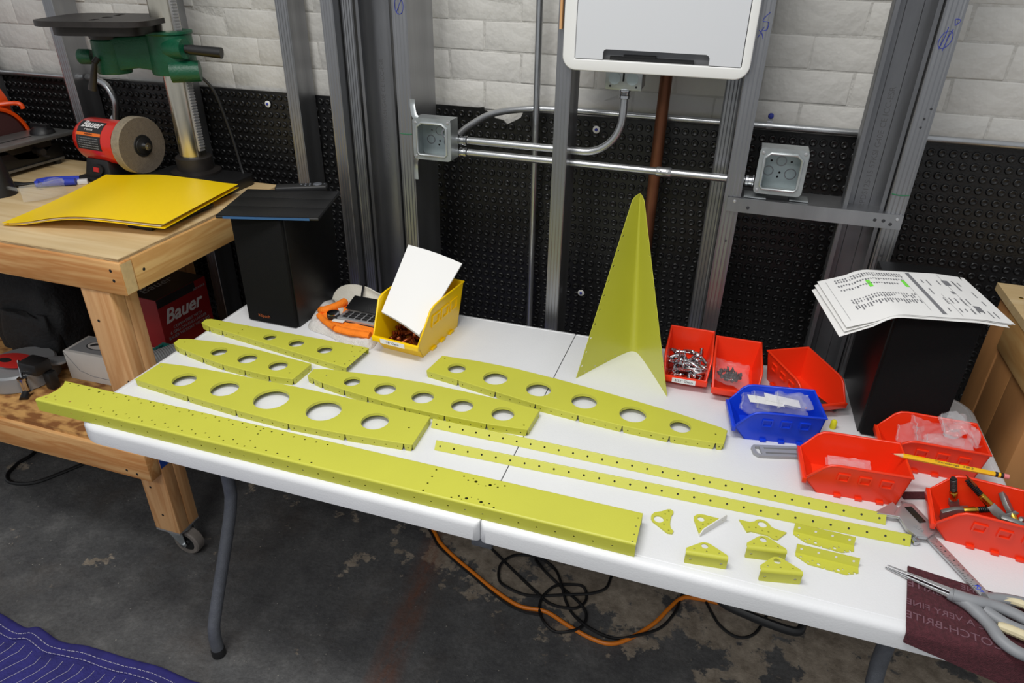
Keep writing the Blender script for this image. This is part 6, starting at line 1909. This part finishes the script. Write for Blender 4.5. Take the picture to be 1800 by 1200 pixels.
# pencil across the bins
pc = thing('pencil', 'yellow wooden pencil laid across the red bins', 'pencil', (0.77, 0.332, T + 0.079))
a_, b_ = Vector((0.677, 0.3345, T + 0.0795)), Vector((0.864, 0.3300, T + 0.0800))
dv = (b_ - a_).normalized()
Xp = Matrix.Translation(a_) @ dv.to_track_quat('Z', 'Y').to_matrix().to_4x4()
Lp = (b_ - a_).length
obj('lead', MB().lathe([(0.0001, 0.0), (0.0009, 0.004)], 6, Xp), 'ink_dark', pc, world=True)
obj('sharpened_tip', MB().lathe([(0.0009, 0.004), (0.0042, 0.019)], 12, Xp), 'wood_tip', pc, world=True)
obj('barrel', MB().lathe([(0.0042, 0.0185), (0.0045, 0.020), (0.0045, Lp - 0.022)], 6, Xp), 'pencil', pc, world=True, flat=True)
for k in range(3):
    obj('ferrule_band', MB().lathe([(0.0046, Lp - 0.022 + k * 0.0045), (0.0047, Lp - 0.0215 + k * 0.0045), (0.0047, Lp - 0.0185 + k * 0.0045), (0.0046, Lp - 0.0180 + k * 0.0045)], 12, Xp), 'pencil' if k == 1 else 'label_black', pc, world=True)
obj('eraser', MB().lathe([(0.0044, Lp - 0.0085), (0.0044, Lp - 0.001), (0.0034, Lp), (0.0001, Lp)], 12, Xp), 'eraser', pc, world=True)
text('pencil_print', 'Ticonderoga   HB 2', 0.0048, 'label_black', frame(a_ + dv * 0.10 + Vector((0, -0.0024, 0.0038)), dv, (0, 0.6, 0.8)), pc, depth=0.0002, world=True, sx=1.6)

tag(obj('foam_earplug', MB().lathe([(0.0001, 0.0), (0.006, 0.0), (0.0066, 0.004), (0.0062, 0.016), (0.004, 0.020), (0.0001, 0.021)], 16, Matrix.Translation((0.6073, 0.5067, T))), 'earplug'), 'small yellow foam earplug between the blue bin and the right speaker', 'earplug')
cl_ = thing('grey_clip', 'flat grey slotted metal loop sticking out from under the red bin', 'clip', (0.49, 0.376, T))
Xc = Matrix.Translation((0.449, 0.3655, T)) @ Matrix.Rotation(math.radians(15.5), 4, 'Z')
obj('loop', MB().plate([(0.006, -0.018), (0.11, -0.018), (0.11, 0.017), (0.004, 0.017), (-0.002, 0.010), (-0.002, -0.008)], 0.0002, 0.0065, [[(0.006, -0.009), (0.0105, -0.013), (0.0145, -0.013), (0.0145, 0.011), (0.006, 0.011), (0.004, 0.006)], [(0.022, -0.0105), (0.105, -0.0105), (0.105, -0.006), (0.022, -0.006)], [(0.022, 0.003), (0.105, 0.003), (0.105, 0.009), (0.022, 0.009)]], Xc), 'grey_pl', cl_, world=True, ang=30)
obj('inner_plate', MB().box(0.016, 0.108, -0.014, 0.013, 0.0003, 0.003, Xc), 'grey_pl', cl_, world=True)

# ================================================================== on the floor
# quilted moving blanket
bk = thing('moving_blanket', 'dark blue quilted moving blanket with pale stitching on the floor', 'blanket', (-1.1, -0.3, 0))
edge = smooth([(-1.62, -0.028, 0), (-1.50, -0.022, 0), (-1.3811, -0.031, 0), (-1.2875, -0.043, 0), (-1.2371, -0.034, 0), (-1.1579, -0.046, 0), (-1.0672, -0.034, 0), (-0.95, -0.030, 0), (-0.8584, -0.024, 0), (-0.76, -0.030, 0), (-0.6999, -0.027, 0), (-0.60, -0.035, 0), (-0.40, -0.05, 0)], 6)


def edge_y(x):
    for i in range(len(edge) - 1):
        if edge[i].x <= x <= edge[i + 1].x:
            k = (x - edge[i].x) / (edge[i + 1].x - edge[i].x)
            return edge[i].y * (1 - k) + edge[i + 1].y * k
    return edge[-1].y


def bl_pt(x, d, dz=0.0):
    y = edge_y(x) - d
    z = 0.012 + 0.006 * noise.noise(Vector((x * 6, y * 6, 0))) + 0.004 * noise.noise(Vector((x * 20, y * 20, 3)))
    if abs(x + 1.225) < 0.06:
        z += 0.010 * (1 + math.cos((x + 1.225) / 0.06 * PI)) / 2 * math.exp(-d * 9)
    if d < 0.012:
        z *= max(0.0, 1 - (1 - d / 0.012) ** 2) ** 0.5
    qz = abs(math.sin((x + 0.45 * abs(((d + 0.1) % 0.34) - 0.17) * 1.0) / 0.0315 * PI)) if d > 0.055 else 0.6
    return (x, y, max(0.001, z + 0.0045 * qz ** 0.6 * (1 if d > 0.055 else 0.4)) + dz)


obj('quilt', MB().grid(lambda u, v: bl_pt(-1.62 + 1.22 * u, 0.9 * v * v * 0.6 + 0.9 * v * 0.4), 240, 60), 'blanket', bk, world=True, ang=80)
obj('binding', MB().grid(lambda u, v: bl_pt(-1.62 + 1.22 * u, 0.045 * v, 0.0025), 160, 8), 'blanket_edge', bk, world=True, ang=80)
mb = MB()
for d in (0.027, 0.043):
    x = -1.6
    while x < -0.42:
        mb.tube([bl_pt(x, d, 0.003), bl_pt(x + 0.0045, d, 0.0042), bl_pt(x + 0.009, d, 0.003)], 0.0010, 4)
        x += 0.0125
for i in range(38):
    x0 = -1.6 + 0.0315 * i
    pts = []
    for k in range(24):
        d = 0.058 + 0.45 * k / 23
        x = x0 - 0.45 * (abs(((d + 0.1) % 0.34) - 0.17) - abs(((0.058 + 0.1) % 0.34) - 0.17))
        if -1.6 < x < -0.42:
            pts.append(bl_pt(x, d, 0.0012))
    if len(pts) > 3:
        mb.tube(pts, 0.0008, 4)
o = obj('stitching', mb, 'thread', bk, world=True)
o['kind'] = 'stuff'

oc = [(-0.47, 0.71), (-0.3845, 0.6283), (-0.3505, 0.5941), (-0.2872, 0.5546), (-0.2187, 0.5196), (-0.1532, 0.4861), (-0.083, 0.4567), (-0.0379, 0.4472), (0.0266, 0.4529), (0.098, 0.4277), (0.1653, 0.4087), (0.219, 0.4102), (0.2662, 0.4466), (0.3181, 0.5119), (0.3496, 0.5725), (0.3764, 0.6169), (0.4067, 0.6335), (0.50, 0.64)]
tag(obj('extension_cord', MB().tube(smooth([(x, y, 0.0062) for x, y in oc], 6), 0.0058, 10), 'cord_or'), 'orange extension cord sagging across the floor under the table', 'cord')
oc2 = [(-0.475, 0.70), (-0.388, 0.618), (-0.352, 0.583), (-0.283, 0.543), (-0.213, 0.508), (-0.149, 0.474), (-0.083, 0.4447), (-0.03, 0.435), (0.02, 0.4405)]
tag(obj('power_cable', MB().tube(smooth([(x, y, 0.0042) for x, y in oc2], 6), 0.004, 8), 'cord_bk'), 'thin black cord lying along the front of the orange cord', 'cord', 'black cords on the floor')
b1 = [(-0.2179, 0.6415), (-0.1111, 0.5697), (-0.0126, 0.5035), (0.0363, 0.4783), (0.1002, 0.4856), (0.1231, 0.5285), (0.1065, 0.5654), (0.064, 0.5662), (0.0274, 0.5429), (0.0055, 0.499), (0.0056, 0.4576), (0.0289, 0.4157), (0.0655, 0.3992), (0.1102, 0.4105), (0.1346, 0.4418), (0.1338, 0.4809), (0.1024, 0.511), (0.0519, 0.5468), (-0.0089, 0.5816), (-0.0449, 0.6155), (-0.0561, 0.6355), (-0.06, 0.68)]
b2 = [(0.19, 0.70), (0.1755, 0.6399), (0.169, 0.5866), (0.1342, 0.5533), (0.0738, 0.5264), (-0.0346, 0.4917), (-0.1038, 0.4939), (-0.1354, 0.5205), (-0.1467, 0.5691), (-0.1248, 0.612), (-0.0859, 0.6325), (-0.0399, 0.6291), (0.0094, 0.6107), (0.0389, 0.5643), (0.0719, 0.5006), (0.106, 0.4615), (0.1606, 0.4314), (0.2231, 0.4299), (0.2806, 0.4531), (0.3354, 0.5001), (0.367, 0.5599), (0.3769, 0.6146), (0.385, 0.66)]
for nm, pts, lab in (('power_cable', b1, 'black cord making the small double loop on the floor'), ('power_cable', b2, 'black cord making the wide loop that runs to the right on the floor')):
    tag(obj(nm, MB().tube(smooth([(x, y, 0.0042 + (0.009 * abs(math.sin(i * 1.3)) if 1 < i < len(pts) - 2 else 0)) for i, (x, y) in enumerate(pts)], 8), 0.0042, 8), 'cord_bk'), lab, 'cord', 'black cords on the floor')
lc = [(-2.3, 0.80), (-1.9428, 0.5687), (-1.9096, 0.4599), (-1.8882, 0.4028), (-1.8393, 0.3792), (-1.7674, 0.404), (-1.7219, 0.4761), (-1.6735, 0.5752), (-1.62, 0.70), (-1.6, 0.85)]
tag(obj('power_cable', MB().tube(smooth([(x, y, 0.0062) for x, y in lc], 6), 0.006, 10), 'cord_bk'), 'thick black cord curled on the floor under the left workbench', 'cord', 'black cords on the floor')
# strap and cable hanging under the table front
hs = thing('hanging_strap', 'long black strap loop hanging under the right half of the table front', 'strap', (0.42, 0.07, 0.64))
obj('strap_loop', MB().tube(smooth([(0.395, 0.105, 0.694), (0.400, 0.09, 0.66), (0.420, 0.078, 0.622), (0.470, 0.070, 0.612), (0.530, 0.066, 0.606), (0.5535, 0.070, 0.606), (0.558, 0.088, 0.612), (0.545, 0.100, 0.622), (0.50, 0.105, 0.636), (0.45, 0.110, 0.655), (0.42, 0.115, 0.694)], 7), 0.0085, 10, flat=0.75), 'cord_bk', hs, world=True)
obj('strap_web', MB().grid(lambda u, v: (0.41 + 0.115 * u, 0.080 + 0.022 * v - 0.004 * u, 0.634 - 0.020 * u + 0.012 * v), 8, 3, 0.004), 'bag', hs, world=True)
tag(obj('power_cable', MB().tube(smooth([(0.395, 0.74, 0.004), (0.4617, 0.6085, 0.0042), (0.4951, 0.5601, 0.0042), (0.5406, 0.5411, 0.0042), (0.5842, 0.571, 0.0042), (0.62, 0.66, 0.0042)], 8), 0.0042, 8), 'cord_bk'), 'short black cord curve on the floor below the hanging strap', 'cord', 'black cords on the floor')
